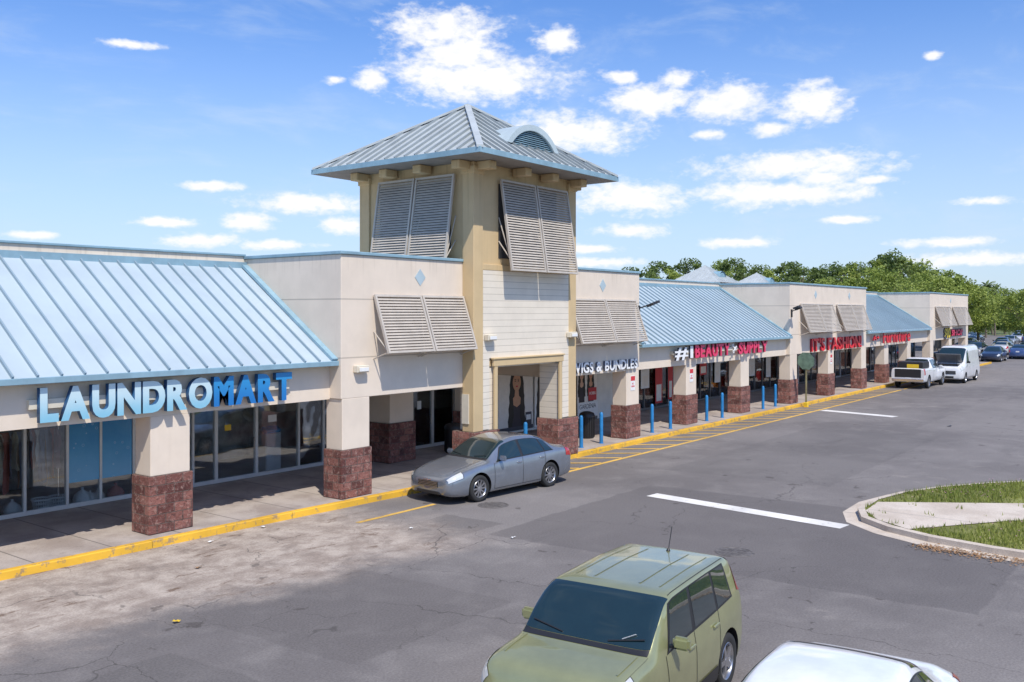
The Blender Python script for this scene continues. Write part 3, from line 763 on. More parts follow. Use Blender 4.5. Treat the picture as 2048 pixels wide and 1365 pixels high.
lettering(S,"SHOP",80.8,84.9,YF-.12,2.92,.45,lambda i:(mR,mRs),depth=.05,bold=.03)
# posters
skin=flat('print_skin',(.66,.36,.22),.5); skin2=flat('print_skin_light',(.78,.48,.33),.5); hair=flat('print_hair',(.02,.015,.012),.5); pbg=flat('print_bg',(.92,.87,.80),.5); pdk=flat('print_dark',(.06,.06,.08),.5); pred=flat('print_red',(.6,.03,.04),.5); plip=flat('print_lip',(.6,.05,.07),.4); ptop=flat('print_top',(.05,.04,.05),.6); pwh=flat('print_white',(.9,.9,.88),.5)
PM=[pbg,hair,skin,skin2,plip,ptop,pred,pwh,pdk]
def ell(cx,cz,rx,rz,n=20):
    return [(cx+rx*math.cos(2*math.pi*k/n),cz+rz*math.sin(2*math.pi*k/n)) for k in range(n)]
def portrait(L,cx,top,s,sk=2,hl=1.5):
    pts=[]
    for k in range(9): 
        t=math.pi*k/8; pts.append((cx+s*.25*math.cos(t),top-s*.28+s*.28*math.sin(t)))
    for k in range(1,9): pts.append((cx-s*(.25+.10*k/8+.03*(k%2)),top-s*.3-s*hl*k/8))
    for k in range(8,0,-1): pts.append((cx+s*(.25+.10*k/8+.03*(k%2)),top-s*.3-s*hl*k/8))
    L.append((pts,1))
    L.append(([(cx-.07*s,top-.55*s),(cx+.07*s,top-.55*s),(cx+.09*s,top-.74*s),(cx+.22*s,top-.84*s),(cx+.24*s,top-1.7*s),(cx-.24*s,top-1.7*s),(cx-.22*s,top-.84*s),(cx-.09*s,top-.74*s)],sk))
    L.append(([(cx-.22*s,top-.92*s),(cx,top-1.02*s),(cx+.22*s,top-.92*s),(cx+.26*s,top-1.75*s),(cx-.26*s,top-1.75*s)],5))
    L.append((ell(cx,top-.40*s,.165*s,.22*s),sk))
    for d in (-1,1):
        L.append((ell(cx+d*.065*s,top-.37*s,.028*s,.013*s,10),1)); L.append(([(cx+d*.03*s,top-.325*s),(cx+d*.10*s,top-.32*s),(cx+d*.10*s,top-.333*s),(cx+d*.03*s,top-.338*s)],1))
        L.append(([(cx+d*.14*s,top-.2*s),(cx+d*.175*s,top-.35*s),(cx+d*.16*s,top-.8*s),(cx+d*.12*s,top-1.2*s),(cx+d*.2*s,top-1.5*s),(cx+d*.34*s,top-1.45*s),(cx+d*.28*s,top-.5*s)],1))
    L.append((ell(cx,top-.50*s,.05*s,.02*s,10),4)); L.append(([(cx-.02*s,top-.45*s),(cx+.02*s,top-.45*s),(cx,top-.39*s)],3))
def poster(name,label,x0,x1,z0,z1,y,layers,bg=0):
    g=Geo(); cx=(x0+x1)/2
    g.box(x0-cx,x1-cx,-.01,0,0,z1-z0,bg)
    for k,(pts,mi) in enumerate(layers):
        g.face([(min(max(px,x0),x1)-cx,-.0115-.0008*k,min(max(pz,z0),z1)-z0) for px,pz in pts],mi)
    return tag(g.make(name,PM,recalc=False),label,'poster',None,(cx,y,z0))
L=[]; portrait(L,28.45,2.72,1.55,2,1.2); L.append(([(29.0,.4),(29.4,.4),(29.4,.9),(29.0,.9)],8)); L.append(([(29.05,.6),(29.35,.6),(29.35,.8),(29.05,.8)],7)); L.append(([(27.3,.25),(29.5,.25),(29.5,.4),(27.3,.4)],8))
poster('wig_poster','tall poster of a woman with long wavy black hair',27.3,29.5,.25,2.9,21.53,L,0)
L=[]; portrait(L,30.25,2.72,1.5,3,1.3)
poster('wig_poster','tall poster showing long dark hair beside the doorway',29.62,31.1,.25,2.9,21.53,L,7)
L=[]; portrait(L,33.05,2.45,.85,3,1.0); portrait(L,33.75,2.45,.85,2,1.0); L.append(([(33.55,1.0),(34.2,1.0),(34.2,1.55),(33.55,1.55)],6)); L.append(([(32.7,.2),(34.3,.2),(34.3,.95),(32.7,.95)],7))
P=poster('wig_poster','pale poster of two long haired women with red square',32.7,34.3,.3,2.5,21.55,L,0)
lettering(P,'GARDENIA',32.85,34.15,21.52,.68,.2,lambda i:(pdk,pdk),depth=.004,bold=.0)
lettering(P,'HOBBS',33.62,34.12,21.52,1.25,.13,lambda i:(pwh,pwh),depth=.004,bold=.0)
for (x0,x1,z0,z1,bg) in ((38.2,39.0,1.2,2.4,7),(39.6,40.3,.4,2.2,6),(44.4,45.2,1.5,2.4,6),(46.2,46.9,1.0,2.3,7),(40.9,41.4,.5,2.3,6),(42.9,43.6,.9,2.3,7),(50.8,51.6,1.1,2.4,7),(53.3,54.0,.9,2.3,7)):
    L=[([(x0+.1,z0+.1),(x1-.1,z0+.1),(x1-.1,(z0+z1)/2),(x0+.1,(z0+z1)/2)],0 if bg!=0 else 6)]
    poster('window_poster','printed advertising poster fixed inside the shop glass',x0,x1,z0,z1,21.59,L,bg)
for x,y in ((30.0,YF),(35.2,17.5),(52.1,YF)):
    e=thing('notice_sign','small white notice with red heading fixed on the column','sign',(x,y,1.9),group='parking notices on the columns')
    g=Geo(); g.box(-.16,.16,-.012,-.002,0,.55,0); g.box(-.15,.15,-.016,-.012,.36,.53,1); g.make('panel',[M_white,pred],e)
    for k,t in enumerate(('NO','PARKING')): lettering(e,t,x-.12 if k else x-.06,x+.12 if k else x+.06,y-.012,1.9+(.12 if k else .22),.07,lambda i:(pred,pred),depth=.004,bold=0)
M_boll=paint('bollard_blue',(.02,.19,.45),.4,0,var=.15,scale=6,streak=.2)
for i,x in enumerate((24.0,26.7,28.0,31.7,33.2,36.5,38.05,42.65,44.2)):
    g=Geo(); g.lathe([(.09,0),(.09,.015),(.067,.02),(.065,1.03),(.057,1.07),(.036,1.10),(.0005,1.11)],16,'Z')
    tag(g.make('bollard',M_boll,smooth=40),'blue painted steel bollard with domed top on the pavement','bollard','blue bollards along the kerb',(x,17.42 if x>25 else 17.8,.148))
for (x,y) in ((28.9,18.6),(23.2,20.2),(56.2,18.7)):
    e=thing('litter_bin','round black litter bin with domed lid on the pavement','litter bin',(x,y,.148),group='black litter bins by the shops')
    g=Geo(); g.lathe([(.0005,0),(.24,0),(.27,.05),(.27,.78)],20,'Z')
    for k in range(20):
        t=2*math.pi*k/20; g.cyl((.28*math.cos(t),.28*math.sin(t),.05),(.28*math.cos(t),.28*math.sin(t),.78),.012,n=4)
    g.make('bin_body',M_black,e,smooth=40)
    g=Geo(); g.lathe([(.30,.78),(.30,.84),(.25,.93),(.12,.98),(.12,.95)],20,'Z'); g.make('lid',M_black,e,smooth=40)
for (x,c,s) in ((53.6,(.7,.22,.02),.35),(54.3,(.6,.05,.03),.32),(60.6,(.5,.03,.03),.35)):
    e=thing('drinks_cooler','orange red barrel cooler standing on the pavement','cooler',(x,18.4,.148),group='coolers outside the shops')
    m=flat('cooler%d'%int(x*10),c,.4)
    g=Geo(); g.lathe([(.0005,0),(s*.62,0),(s*.7,.05),(s*.74,.6),(s*.7,.66)],18,'Z'); g.make('barrel',m,e,smooth=40)
    g=Geo(); g.lathe([(s*.76,.66),(s*.76,.74),(s*.3,.80),(.0005,.80)],18,'Z'); g.make('lid',M_white,e,smooth=40)
e=thing('road_sign','weathered greenish back of an octagonal road sign on a leaning post','sign',(46.2,16.6,0)); e.rotation_euler=(0.02,-.05,0)
mG=paint('sign_back_green',(.16,.24,.17),.6,.1,var=.25,scale=5); mP=paint('post_olive',(.24,.21,.11),.8,var=.3,scale=5)
g=Geo(); g.box(-.03,.03,-.04,.04,0,2.75); g.make('post',mP,e,bevel=.008)
g=Geo(); a=[(-.045,.46*math.cos(math.pi/8+k*math.pi/4),2.35+.46*math.sin(math.pi/8+k*math.pi/4)) for k in range(8)]; b=[(-.04,y,z) for _,y,z in a]
g.face(a,0); g.face(b,1)
for k in range(8): g.face([a[k],a[(k+1)%8],b[(k+1)%8],b[k]],0)
g.make('sign_plate',[mG,pred],e)
g=Geo(); g.box(-.1,.1,-.1,.1,0,.25); g.make('post_footing',M_yel,e,bevel=.02)
for (x,y,m,s) in ((8.2,12.8,M_yel,.055),(13.0,16.9,M_white,.06),(15.6,11.9,M_white,.05),(11.5,16.7,M_white,.045),(42,9,M_black,.1),(10.2,15.2,M_dry,.06),(14.9,14.2,M_white,.04)):
    g=Geo(); P=[[(s*(i-1.5)*.7+random.uniform(-.01,.01),s*(j-1)*.7+random.uniform(-.01,.01),.02+random.uniform(0,.03)) for i in range(4)] for j in range(3)]
    for j in range(2):
        for i in range(3): g.face([P[j][i],P[j][i+1],P[j+1][i+1],P[j+1][i]])
    tag(g.make('litter_scrap',m,recalc=False),'crumpled scrap of litter lying on the asphalt','litter','scraps of litter on the asphalt',(x,y,0))
# ------------------------------------------------------------------ cars
def mono(xs,ys):
    xs=np.array(xs,float);ys=np.array(ys,float);h=np.diff(xs);d=np.diff(ys)/h;m=np.zeros(len(xs))
    m[0]=d[0];m[-1]=d[-1]
    for i in range(1,len(xs)-1):
        m[i]=0 if d[i-1]*d[i]<=0 else 2*d[i-1]*d[i]/(d[i-1]+d[i])
    def f(x):
        x=min(max(x,xs[0]),xs[-1]); i=min(max(int(np.searchsorted(xs,x))-1,0),len(h)-1)
        t=(x-xs[i])/h[i]
        return (2*t**3-3*t*t+1)*ys[i]+(t**3-2*t*t+t)*h[i]*m[i]+(-2*t**3+3*t*t)*ys[i+1]+(t**3-t*t)*h[i]*m[i+1]
    return f
class CarSurf:
    def __init__(s,st,ek=.15,flat=.84):
        A=np.array(st,float); s.L=A[-1,0]; s.F=[mono(A[:,0],A[:,k]) for k in range(1,6)]; s.cache={}; s.ek=ek; s.fl=flat
    def sec(s,d):
        k=round(d,4)
        if k in s.cache: return s.cache[k]
        w,zb,zs,zr,wr=[f(d) for f in s.F]
        e=s.ek*(zr-zs)+.02
        P=[(0,zb),(w*.84,zb),(w*.965,zb+.06),(w,zb+.36*(zs-zb)),(w*.998,zb+.72*(zs-zb)),(w*.96,zs),(wr+.015,zr-e),(wr*s.fl,zr-.2*e),(0,zr)]
        s.cache[k]=P; return P
    def S(s,d,v,side):
        P=s.sec(d); i=min(int(v),7); t=v-i
        g=lambda j:P[j] if 0<=j<=8 else ((-P[1][0],P[1][1]) if j<0 else (-P[7][0],P[7][1]))
        p0,p1,p2,p3=g(i-1),g(i),g(i+1),g(i+2)
        r=[]
        for k in (0,1):
            m1=(p2[k]-p0[k])*.38; m2=(p3[k]-p1[k])*.38
            sp=abs(p2[k]-p1[k])*1.6+.005
            m1=max(-sp,min(sp,m1)); m2=max(-sp,min(sp,m2))
            r.append((2*t**3-3*t*t+1)*p1[k]+(t**3-2*t*t+t)*m1+(-2*t**3+3*t*t)*p2[k]+(t**3-t*t)*m2)
        return Vector((s.L/2-d,side*max(r[0],0) if i>0 else side*r[0],r[1]))
    def N(s,d,v,side):
        e=.01; a=s.S(min(d+e,s.L),v,side)-s.S(max(d-e,0),v,side); b=s.S(d,min(v+.05,8),side)-s.S(d,max(v-.05,0),side)
        n=a.cross(b); 
        if n.length<1e-9: return Vector((0,0,1))
        n.normalize(); p=s.S(d,v,side)
        if n.dot(p-Vector((p.x*.7,0,.6)))<0: n=-n
        return n
def weld(o):
    bm=bmesh.new(); bm.from_mesh(o.data); bmesh.ops.remove_doubles(bm,verts=bm.verts,dist=1e-5); bm.to_mesh(o.data); bm.free()
    o.data.polygons.foreach_set('use_smooth',[True]*len(o.data.polygons)); return o
def patch(cs,par,name,mat,b0,b1,t0,t1,v0,v1,side,off=.006,na=8,nb=5):
    g=Geo(); G=[]
    for j in range(nb+1):
        b=j/nb; v=v0+(v1-v0)*b; row=[]
        for i in range(na+1):
            a=i/na; d=(b0+(b1-b0)*a)*(1-b)+(t0+(t1-t0)*a)*b
            row.append(cs.S(d,v,side)+cs.N(d,v,side)*off)
        G.append(row)
    for j in range(nb):
        for i in range(na): g.face([G[j][i],G[j][i+1],G[j+1][i+1],G[j+1][i]])
    return weld(g.make(name,mat,par,recalc=False))
def screen(cs,par,name,mat,d0,d1,v0,off=.006,vt=None,na=12,nb=8):
    g=Geo(); G=[]; vt=vt or v0
    for j in range(nb+1):
        d=d0+(d1-d0)*j/nb; row=[]; vv=v0+(vt-v0)*j/nb
        for i in range(-na,na+1):
            u=i/na; v=8-(8-vv)*abs(u); sd=1 if u>=0 else -1
            dd=d+ (.05*(u*u) if d1>d0 else -.03*(u*u))
            row.append(cs.S(dd,v,sd)+cs.N(dd,max(min(v,7.9),0),sd)*off)
        G.append(row)
    for j in range(nb):
        for i in range(2*na): g.face([G[j][i],G[j][i+1],G[j+1][i+1],G[j+1][i]])
    return weld(g.make(name,mat,par,recalc=False))
def wheel(par,x,y,r,side,spokes=10,dark=False,w=.2):
    e=bpy.data.objects.new('wheel',None); COL.objects.link(e); e.parent=par; e.location=(x,y,r)
    s=side
    g=Geo(); g.lathe([(r*.66,-s*.02),(r*.68,s*w*.45),(r*.80,s*w*.53),(r*.95,s*w*.5),(r,s*w*.38),(r,-s*w*.38),(r*.94,-s*w*.5),(r*.66,-s*w*.5)],32,'Y'); g.make('tyre',M_tyre,e,smooth=50)
    g=Geo(); g.lathe([(r*.69,s*w*.42),(r*.66,s*w*.47),(r*.62,s*w*.40),(r*.60,s*w*.1)],32,'Y',mi=0)
    g.lathe([(r*.61,s*w*.12),(.001,s*w*.12)],32,'Y',mi=1)
    for k in range(spokes):
        t=2*math.pi*k/spokes; dr=Vector((math.cos(t),0,math.sin(t))); tn=Vector((-math.sin(t),0,math.cos(t)))
        g.obox(dr*r*.36+Vector((0,s*w*.34,0)),dr*r*.27,tn*(.018 if spokes>6 else .035),Vector((0,.012,0)),0)
    g.lathe([(.001,s*w*.42),(.045,s*w*.41),(.06,s*w*.3)],16,'Y',mi=0)
    g.make('rim',[M_rim,M_rimd if dark else M_black],e,smooth=40)
def car(name,label,cat,loc,rot,st,paintm,cfg,group='parked cars',detail=True):
    cs=CarSurf(st,cfg.get('ek',.15),cfg.get('fl',.84)); L=cs.L; e=thing(name,label,cat,loc,rot,group)
    nd_=72 if detail else 36; st_v=.25 if detail else .5
    ds=sorted(set([round(L*(.5-.5*math.cos(math.pi*k/nd_))*.25+L*k/nd_*.75,4) for k in range(nd_+1)]))
    ds[0]=0; ds[-1]=L
    vs=np.arange(0,8+1e-6,st_v)
    ring=[(v,-1) for v in vs]+[(v,1) for v in vs[::-1][1:-1]]
    g=Geo(); n=len(ring)
    for d in ds:
        for v,sd in ring: g.v.append(tuple(cs.S(d,float(v),sd)))
    for j in range(len(ds)-1):
        for k in range(n):
            k2=(k+1)%n; g.f.append((j*n+k,j*n+k2,(j+1)*n+k2,(j+1)*n+k)); g.m.append(0)
    g.f.append(tuple(range(n))); g.m.append(0); g.f.append(tuple((len(ds)-1)*n+k for k in range(n))); g.m.append(0)
    body=g.make('body',[paintm,M_black],e)
    r=cfg['r']; W=max(s_[1] for s_ in st)
    c=Geo()
    for d in cfg['wheels']:
        for sd in (-1,1):
            c.cyl((L/2-d,sd*(W-.30),r+.01),(L/2-d,sd*(W+.3),r+.01),r+.065,n=28)
    if 'bed' in cfg:
        b=cfg['bed']; c.box(L/2-b[1],L/2-b[0],-b[2],b[2],b[3],b[3]+2)
    cut=c.make('cut',[paintm,M_black]); cut.data.polygons.foreach_set('material_index',[1]*len(cut.data.polygons))
    md=body.modifiers.new('b','BOOLEAN'); md.object=cut; md.operation='DIFFERENCE'; md.solver='EXACT'
    e.location=(0,0,0); e.rotation_euler=(0,0,0)
    bpy.context.view_layer.update()
    dg=bpy.context.evaluated_depsgraph_get(); dg.update()
    me=bpy.data.meshes.new_from_object(body.evaluated_get(dg)); body.modifiers.clear()
    if len(me.polygons)>50: body.data=me
    bpy.data.objects.remove(cut)
    e.location=loc; e.rotation_euler=(0,0,rot)
    me=body.data; me.polygons.foreach_set('use_smooth',[True]*len(me.polygons)); me.set_sharp_from_angle(angle=math.radians(38))
    for d in cfg['wheels']:
        for sd in (-1,1): wheel(e,L/2-d,sd*(W-.115),r,sd,cfg.get('spokes',10),cfg.get('dark',False))
    for (b0,b1,t0,t1) in cfg['wins']:
        for sd in (-1,1):
            patch(cs,e,'window',M_cglass,b0,b1,t0,t1,5.12,5.93,sd)
    if detail and len(cfg['wins'])>1:
        w=cfg['wins']
        for sd in (-1,1): patch(cs,e,'window_trim',M_black,w[0][0]-.05,w[-1][1]+.05,w[0][2]-.05,w[-1][3]+.05,5.05,5.98,sd,.003,na=24,nb=6)
    ws=cfg['ws']; wv=cfg.get('wv',6.2); screen(cs,e,'windscreen',M_cglass,ws[0],ws[1],wv,vt=wv+.05)
    if 'rs' in cfg: rs=cfg['rs']; screen(cs,e,'rear_window',M_cglass,rs[0],rs[1],6.3)
    for sd in (-1,1):
        h=cfg['head']; patch(cs,e,'headlight',M_lamp,h[0],h[1],h[0],h[1]+h[4],h[2],h[3],sd,.008)
        t=cfg['tail']; patch(cs,e,'tail_light',M_red,t[0],t[1],t[0],t[1],t[2],t[3],sd,.008)
        if detail:
            for d in cfg['seams']:
                patch(cs,e,'door_seam',M_black,d-.006,d+.006,d-.006,d+.006,2.2,5.05,sd,.003,na=1,nb=14)
            patch(cs,e,'sill_seam',M_black,cfg['seams'][0],cfg['seams'][-1],cfg['seams'][0],cfg['seams'][-1],2.2,2.26,sd,.003,na=10,nb=1)
            for d in cfg['handles']:
                p=cs.S(d,4.55,sd); g=Geo(); g.obox(p+Vector((0,sd*.02,0)),(.09,0,0),(0,.012,0),(0,0,.016)); g.make('door_handle',M_chrome if cfg.get('ch') else paintm,e,bevel=.006)
            hl=cfg['head']; patch(cs,e,'lamp_bezel',M_black,hl[0],hl[1]+.02,hl[0],hl[1]+hl[4]+.02,hl[2]-.06,hl[3]+.04,sd,.004)
        d=cfg['mir']; p=cs.S(d,5.15,sd)
        g=Geo(); g.obox(p+Vector((.0,sd*.13,.07)),(.05,0,0),(0,.10,0),(0,0,.07)); o=g.make('mirror',cfg.get('mm',paintm),e,bevel=.03,seg=2,smooth=60)
        g=Geo(); g.obox(p+Vector((0,sd*.02,.02)),(.03,0,0),(0,.05,0),(0,0,.015)); g.make('mirror_stalk',M_black,o)
    if detail:
        z0,z1,hwid=cfg['grille']
        g=Geo(); g.box(L/2-.03,L/2+.012,-hwid,hwid,z0,z1); 
        gr=g.make('grille',M_black,e,bevel=.01)
        g=Geo(); n=4
        for k in range(n): zz=z0+(z1-z0)*(k+.5)/n; g.box(L/2+.012,L/2+.02,-hwid+.02,hwid-.02,zz-.005,zz+.005)
        g.make('grille_bar',M_rim,gr)
        g=Geo(); g.box(L/2-.02,L/2+.015,-.42,.42,cfg['low'][0],cfg['low'][1]); g.make('bumper_intake',M_black,e,bevel=.01)
        cb=cfg.get('cowl',(ws[0]-.09,ws[0]-.005))
        screen(cs,e,'cowl_panel',M_black,cb[0],cb[1],6.15,off=.005,nb=2)
        for sd in (-1,1):
            a=cs.S(ws[0]+.02,7.6,sd)+Vector((.0,0,.02)); b_=cs.S(ws[0]+.1,6.9,sd)+cs.N(ws[0]+.1,6.9,sd)*.02
            g=Geo(); g.cyl(a,b_,.008,n=6); g.make('wiper',M_black,e)
        for (d0,) in cfg.get('hoodline',()):
            for sd in (-1,1):
                patch(cs,e,'bonnet_seam',M_black,.3,d0,.3,d0,5.98,6.02,sd,.003,na=14,nb=1)
                patch(cs,e,'bonnet_crease',paintm,.32,d0-.05,.32,d0-.05,6.9,7.02,sd,.009,na=14,nb=1)
    g=Geo(); g.box(-L/2-.012,-L/2+.02,-.16,.16,cfg.get('rp',.6),cfg.get('rp',.6)+.13); g.make('number_plate',M_plate,e)
    return e,cs
SED=[(0,.56,.30,.52,.58,.45),(.05,.70,.24,.60,.67,.58),(.2,.81,.20,.68,.77,.66),(.5,.875,.18,.76,.86,.70),(.95,.90,.17,.85,.945,.72),(1.32,.905,.17,.90,1.0,.71),(1.72,.905,.17,.925,1.24,.66),(2.1,.905,.17,.94,1.42,.60),(2.65,.905,.17,.95,1.495,.585),(3.2,.905,.17,.965,1.47,.575),(3.65,.90,.17,.98,1.36,.58),(4.1,.89,.18,.985,1.13,.64),(4.35,.875,.20,.975,1.075,.66),(4.65,.83,.23,.93,1.03,.64),(4.79,.76,.28,.82,.9,.58),(4.84,.68,.34,.72,.76,.52)]
sedcfg=dict(r=.335,wheels=(.97,3.74),wins=[(1.62,2.55,1.95,2.58),(2.65,3.5,2.67,3.42),(3.55,3.85,3.48,3.68)],ws=(1.38,2.12),rs=(4.06,3.45),head=(.05,.40,4.5,5.75,.02),tail=(4.45,4.82,4.2,5.4),seams=(1.5,2.6,3.52),handles=(2.45,3.38),mir=1.72,grille=(.43,.575,.36),low=(.25,.33),rp=.72,dark=True,hoodline=((1.3,),),ch=True)
P_silver=carpaint('paint_grey_silver',(.27,.30,.345),.6,.25)
hd=math.radians(175.2)
sed,cse=car('parked_car','grey silver saloon with dark alloys parked at the kerb','car',(19.63,15.62,0),hd,SED,P_silver,sedcfg)
g=Geo(); L2=4.84/2+.02
for sd in (-1,1): g.obox((L2,sd*.07,.60),(.006,0,0),(0,.07,.012),(0,-.002,.010))
g.cyl((L2-.004,0,.60),(L2+.008,0,.60),.025,n=14); g.make('emblem',M_chrome,sed)
SOUL=[(0,.68,.32,.68,.78,.60),(.03,.79,.26,.79,.90,.67),(.10,.855,.22,.90,1.02,.74),(.25,.88,.20,.97,1.07,.76),(.5,.885,.19,1.0,1.10,.77),(.84,.89,.19,1.01,1.13,.77),(1.14,.89,.19,1.02,1.37,.76),(1.46,.89,.19,1.03,1.58,.735),(1.68,.89,.19,1.04,1.615,.73),(2.6,.89,.19,1.06,1.625,.73),(3.1,.89,.19,1.08,1.61,.72),(3.5,.885,.20,1.10,1.595,.71),(3.64,.88,.21,1.11,1.54,.71),(3.76,.87,.24,1.10,1.24,.72),(3.84,.85,.28,1.02,1.12,.70),(3.88,.78,.34,.92,.98,.64)]
soulcfg=dict(r=.345,wheels=(.80,3.2),wins=[(1.28,2.0,1.52,2.04),(2.1,2.82,2.12,2.8),(2.89,3.38,2.87,3.3)],ws=(.90,1.48),wv=6.12,rs=(3.75,3.61),head=(.04,.36,4.6,5.9,.03),tail=(3.64,3.78,5.1,6.0),seams=(1.2,2.05,2.87),handles=(1.9,2.72),mir=1.36,grille=(.68,.76,.42),low=(.28,.46),rp=.75,spokes=5,hoodline=((.86,),),ek=.065,fl=.88)
P_green=carpaint('paint_olive_green',(.37,.375,.185),.45,.33)
sx_,sy_=9.72,5.73
soul,cs=car('parked_car','olive green boxy hatchback with short aerial in a parking bay','car',(sx_,sy_,0),math.radians(185.6),SOUL,P_green,soulcfg)
SL=3.88/2
for sd in (-1,1):
    patch(cs,soul,'roof_strip',M_black,1.58,3.48,1.58,3.48,6.42,6.50,sd,.006,na=20,nb=1)
    for v in (7.2,7.55): patch(cs,soul,'roof_rib',P_green,1.75,3.35,1.75,3.35,v,v+.04,sd,.008,na=20,nb=1)
    patch(cs,soul,'sill_moulding',M_black,1.25,2.8,1.25,2.8,1.9,2.75,sd,.01,na=12,nb=3)
    patch(cs,soul,'fog_lamp',M_lamp,.03,.14,.03,.14,2.3,3.1,sd,.008)
g=Geo(); p=cs.S(3.35,8,1); g.cyl(p,p+Vector((-.13,0,.30)),.006,n=6); g.cyl(p,p+Vector((-.01,0,.03)),.03,.015,n=10); g.make('aerial',M_black,soul)
g=Geo(); p=cs.S(.97,7.4,1)+cs.N(.97,7.4,1)*.012; q=cs.S(1.03,7.2,1)+cs.N(1.03,7.2,1)*.012; g.obox((p+q)/2,(q-p)/2,(.02,0,.012),(0,0,.002)); g.make('screen_sticker',pwh,soul)
g=Geo(); n=24; A=[];Bq=[]
for k in range(n):
    t=2*math.pi*k/n; A.append((SL+.012,.085*math.cos(t),.83+.045*math.sin(t))); Bq.append((SL-.04,.085*math.cos(t),.83+.045*math.sin(t)))
g.face(A)
for k in range(n): g.face([A[k],A[(k+1)%n],Bq[(k+1)%n],Bq[k]])
em=g.make('emblem',M_chrome,soul)
g=Geo()
def bar(y0,z0,y1,z1):
    g.obox((SL+.014,(y0+y1)/2,(z0+z1)/2+.065),(.003,0,0),(0,(y1-y0)/2,(z1-z0)/2),Vector((0,-(z1-z0),(y1-y0))).normalized()*.004)
for a in ((.055,.745,.055,.785),(.055,.765,.025,.785),(.055,.765,.025,.745),(.008,.745,.008,.785),(-.015,.745,-.033,.785),(-.033,.785,-.052,.745)): bar(*a)
g.make('emblem_letter',pred,em)
P_white=carpaint('paint_white',(.80,.81,.82),.0,.35)
wc=dict(sedcfg); wc['dark']=False; wc['ch']=False
wcar,_=car('parked_car','white saloon parked in a bay beside the green hatchback','car',(8.02,2.78,0),math.radians(185.6),SED,P_white,wc)
wcar.scale=(1.07,1.07,1.07)
PK=[(0,.80,.42,.95,1.0,.7),(.06,.92,.38,1.02,1.08,.8),(.3,.98,.36,1.08,1.16,.82),(1.3,1.0,.36,1.14,1.22,.82),(1.55,1.0,.36,1.16,1.26,.80),(1.95,1.0,.36,1.18,1.62,.76),(2.25,1.0,.36,1.19,1.84,.71),(2.7,1.0,.36,1.2,1.88,.70),(3.4,1.0,.36,1.2,1.86,.70),(3.62,1.0,.36,1.2,1.80,.70),(3.70,1.0,.36,1.22,1.32,.82),(4.2,1.0,.38,1.24,1.30,.85),(5.7,1.0,.42,1.24,1.30,.85),(5.8,.98,.46,1.2,1.26,.84)]
pkcfg=dict(r=.40,wheels=(1.0,4.65),wins=[(1.95,2.7,2.25,2.72),(2.8,3.5,2.8,3.45)],ws=(1.6,2.22),rs=(3.68,3.62),head=(.03,.2,4.4,5.5,.0),tail=(5.6,5.79,3.6,5.4),seams=(1.8,2.75,3.6),handles=(2.6,3.4),mir=1.95,grille=(.68,.98,.6),low=(.46,.56),bed=(3.82,5.7,.80,.75),spokes=6,rp=.62)
P_wh2=carpaint('paint_white_truck',(.74,.74,.74),.0,.4)
pk,_=car('pickup_truck','white pickup truck with dark crates in its open bed','pickup truck',(64.0,15.5,0),0,PK,P_wh2,pkcfg,group=None)
g=Geo(); g.box(-2.96,-2.90,-.95,.95,.46,.64); g.make('rear_bumper',M_chrome,pk,bevel=.02)
g=Geo(); g.box(-2.915,-2.902,-.78,.78,.72,1.24); g.make('tailgate',M_black,pk,bevel=.005)
e=thing('tool_crate','black tool crate with yellow bands in the truck bed','crate',(62.0,15.4,.76))
g=Geo(); g.box(-.7,.9,-.74,.74,0,.92); g.make('crate_body',M_black,e,bevel=.03)
g=Geo(); g.box(-.715,-.701,-.5,.2,.5,.78); g.make('band',M_yel,e)
VAN=[(0,.78,.36,.85,.92,.62),(.06,.90,.30,.98,1.08,.72),(.3,.97,.28,1.08,1.22,.78),(.85,1.0,.28,1.2,1.38,.82),(1.1,1.0,.28,1.25,1.62,.82),(1.5,1.0,.28,1.28,2.05,.82),(1.9,1.0,.28,1.3,2.38,.82),(2.3,1.0,.28,1.3,2.48,.83),(3.5,1.0,.28,1.3,2.5,.84),(5.4,1.0,.30,1.3,2.48,.83),(5.55,.98,.32,1.28,2.42,.80),(5.6,.95,.36,1.25,2.3,.78)]
vcfg=dict(r=.35,wheels=(.95,4.4),wins=[(1.35,2.1,1.7,2.15)],ws=(.98,1.85),rs=(5.58,5.56),head=(.05,.35,4.3,5.6,.05),tail=(5.45,5.58,4.0,5.5),seams=(1.25,2.2,3.4),handles=(2.1,3.3),mir=1.4,grille=(.62,.86,.55),low=(.36,.5),spokes=6,mm=M_black)
van,cv=car('delivery_van','white high-roof delivery van with its bonnet propped open','van',(70.2,14.6,0),math.radians(180),VAN,P_wh2,vcfg,group=None)
L=5.6
g=Geo(); g.box(L/2-.8,L/2-.12,-.7,.7,1.24,1.30); g.make('engine_bay',M_black,van)
g=Geo(); g.obox((L/2-.62,0,1.62),(.30,0,.36),(0,.78,0),(-.02,0,.02)); g.make('bonnet',M_framed,van,bevel=.015)
g=Geo(); g.cyl((L/2-.3,.55,1.2),(L/2-.3,.55,1.85),.01,n=6); g.make('bonnet_prop',M_black,van)
cols=[((.02,.03,.06),'dark blue'),((.015,.015,.017),'black'),((.35,.36,.38),'silver'),((.05,.09,.22),'blue'),((.7,.7,.7),'white')]
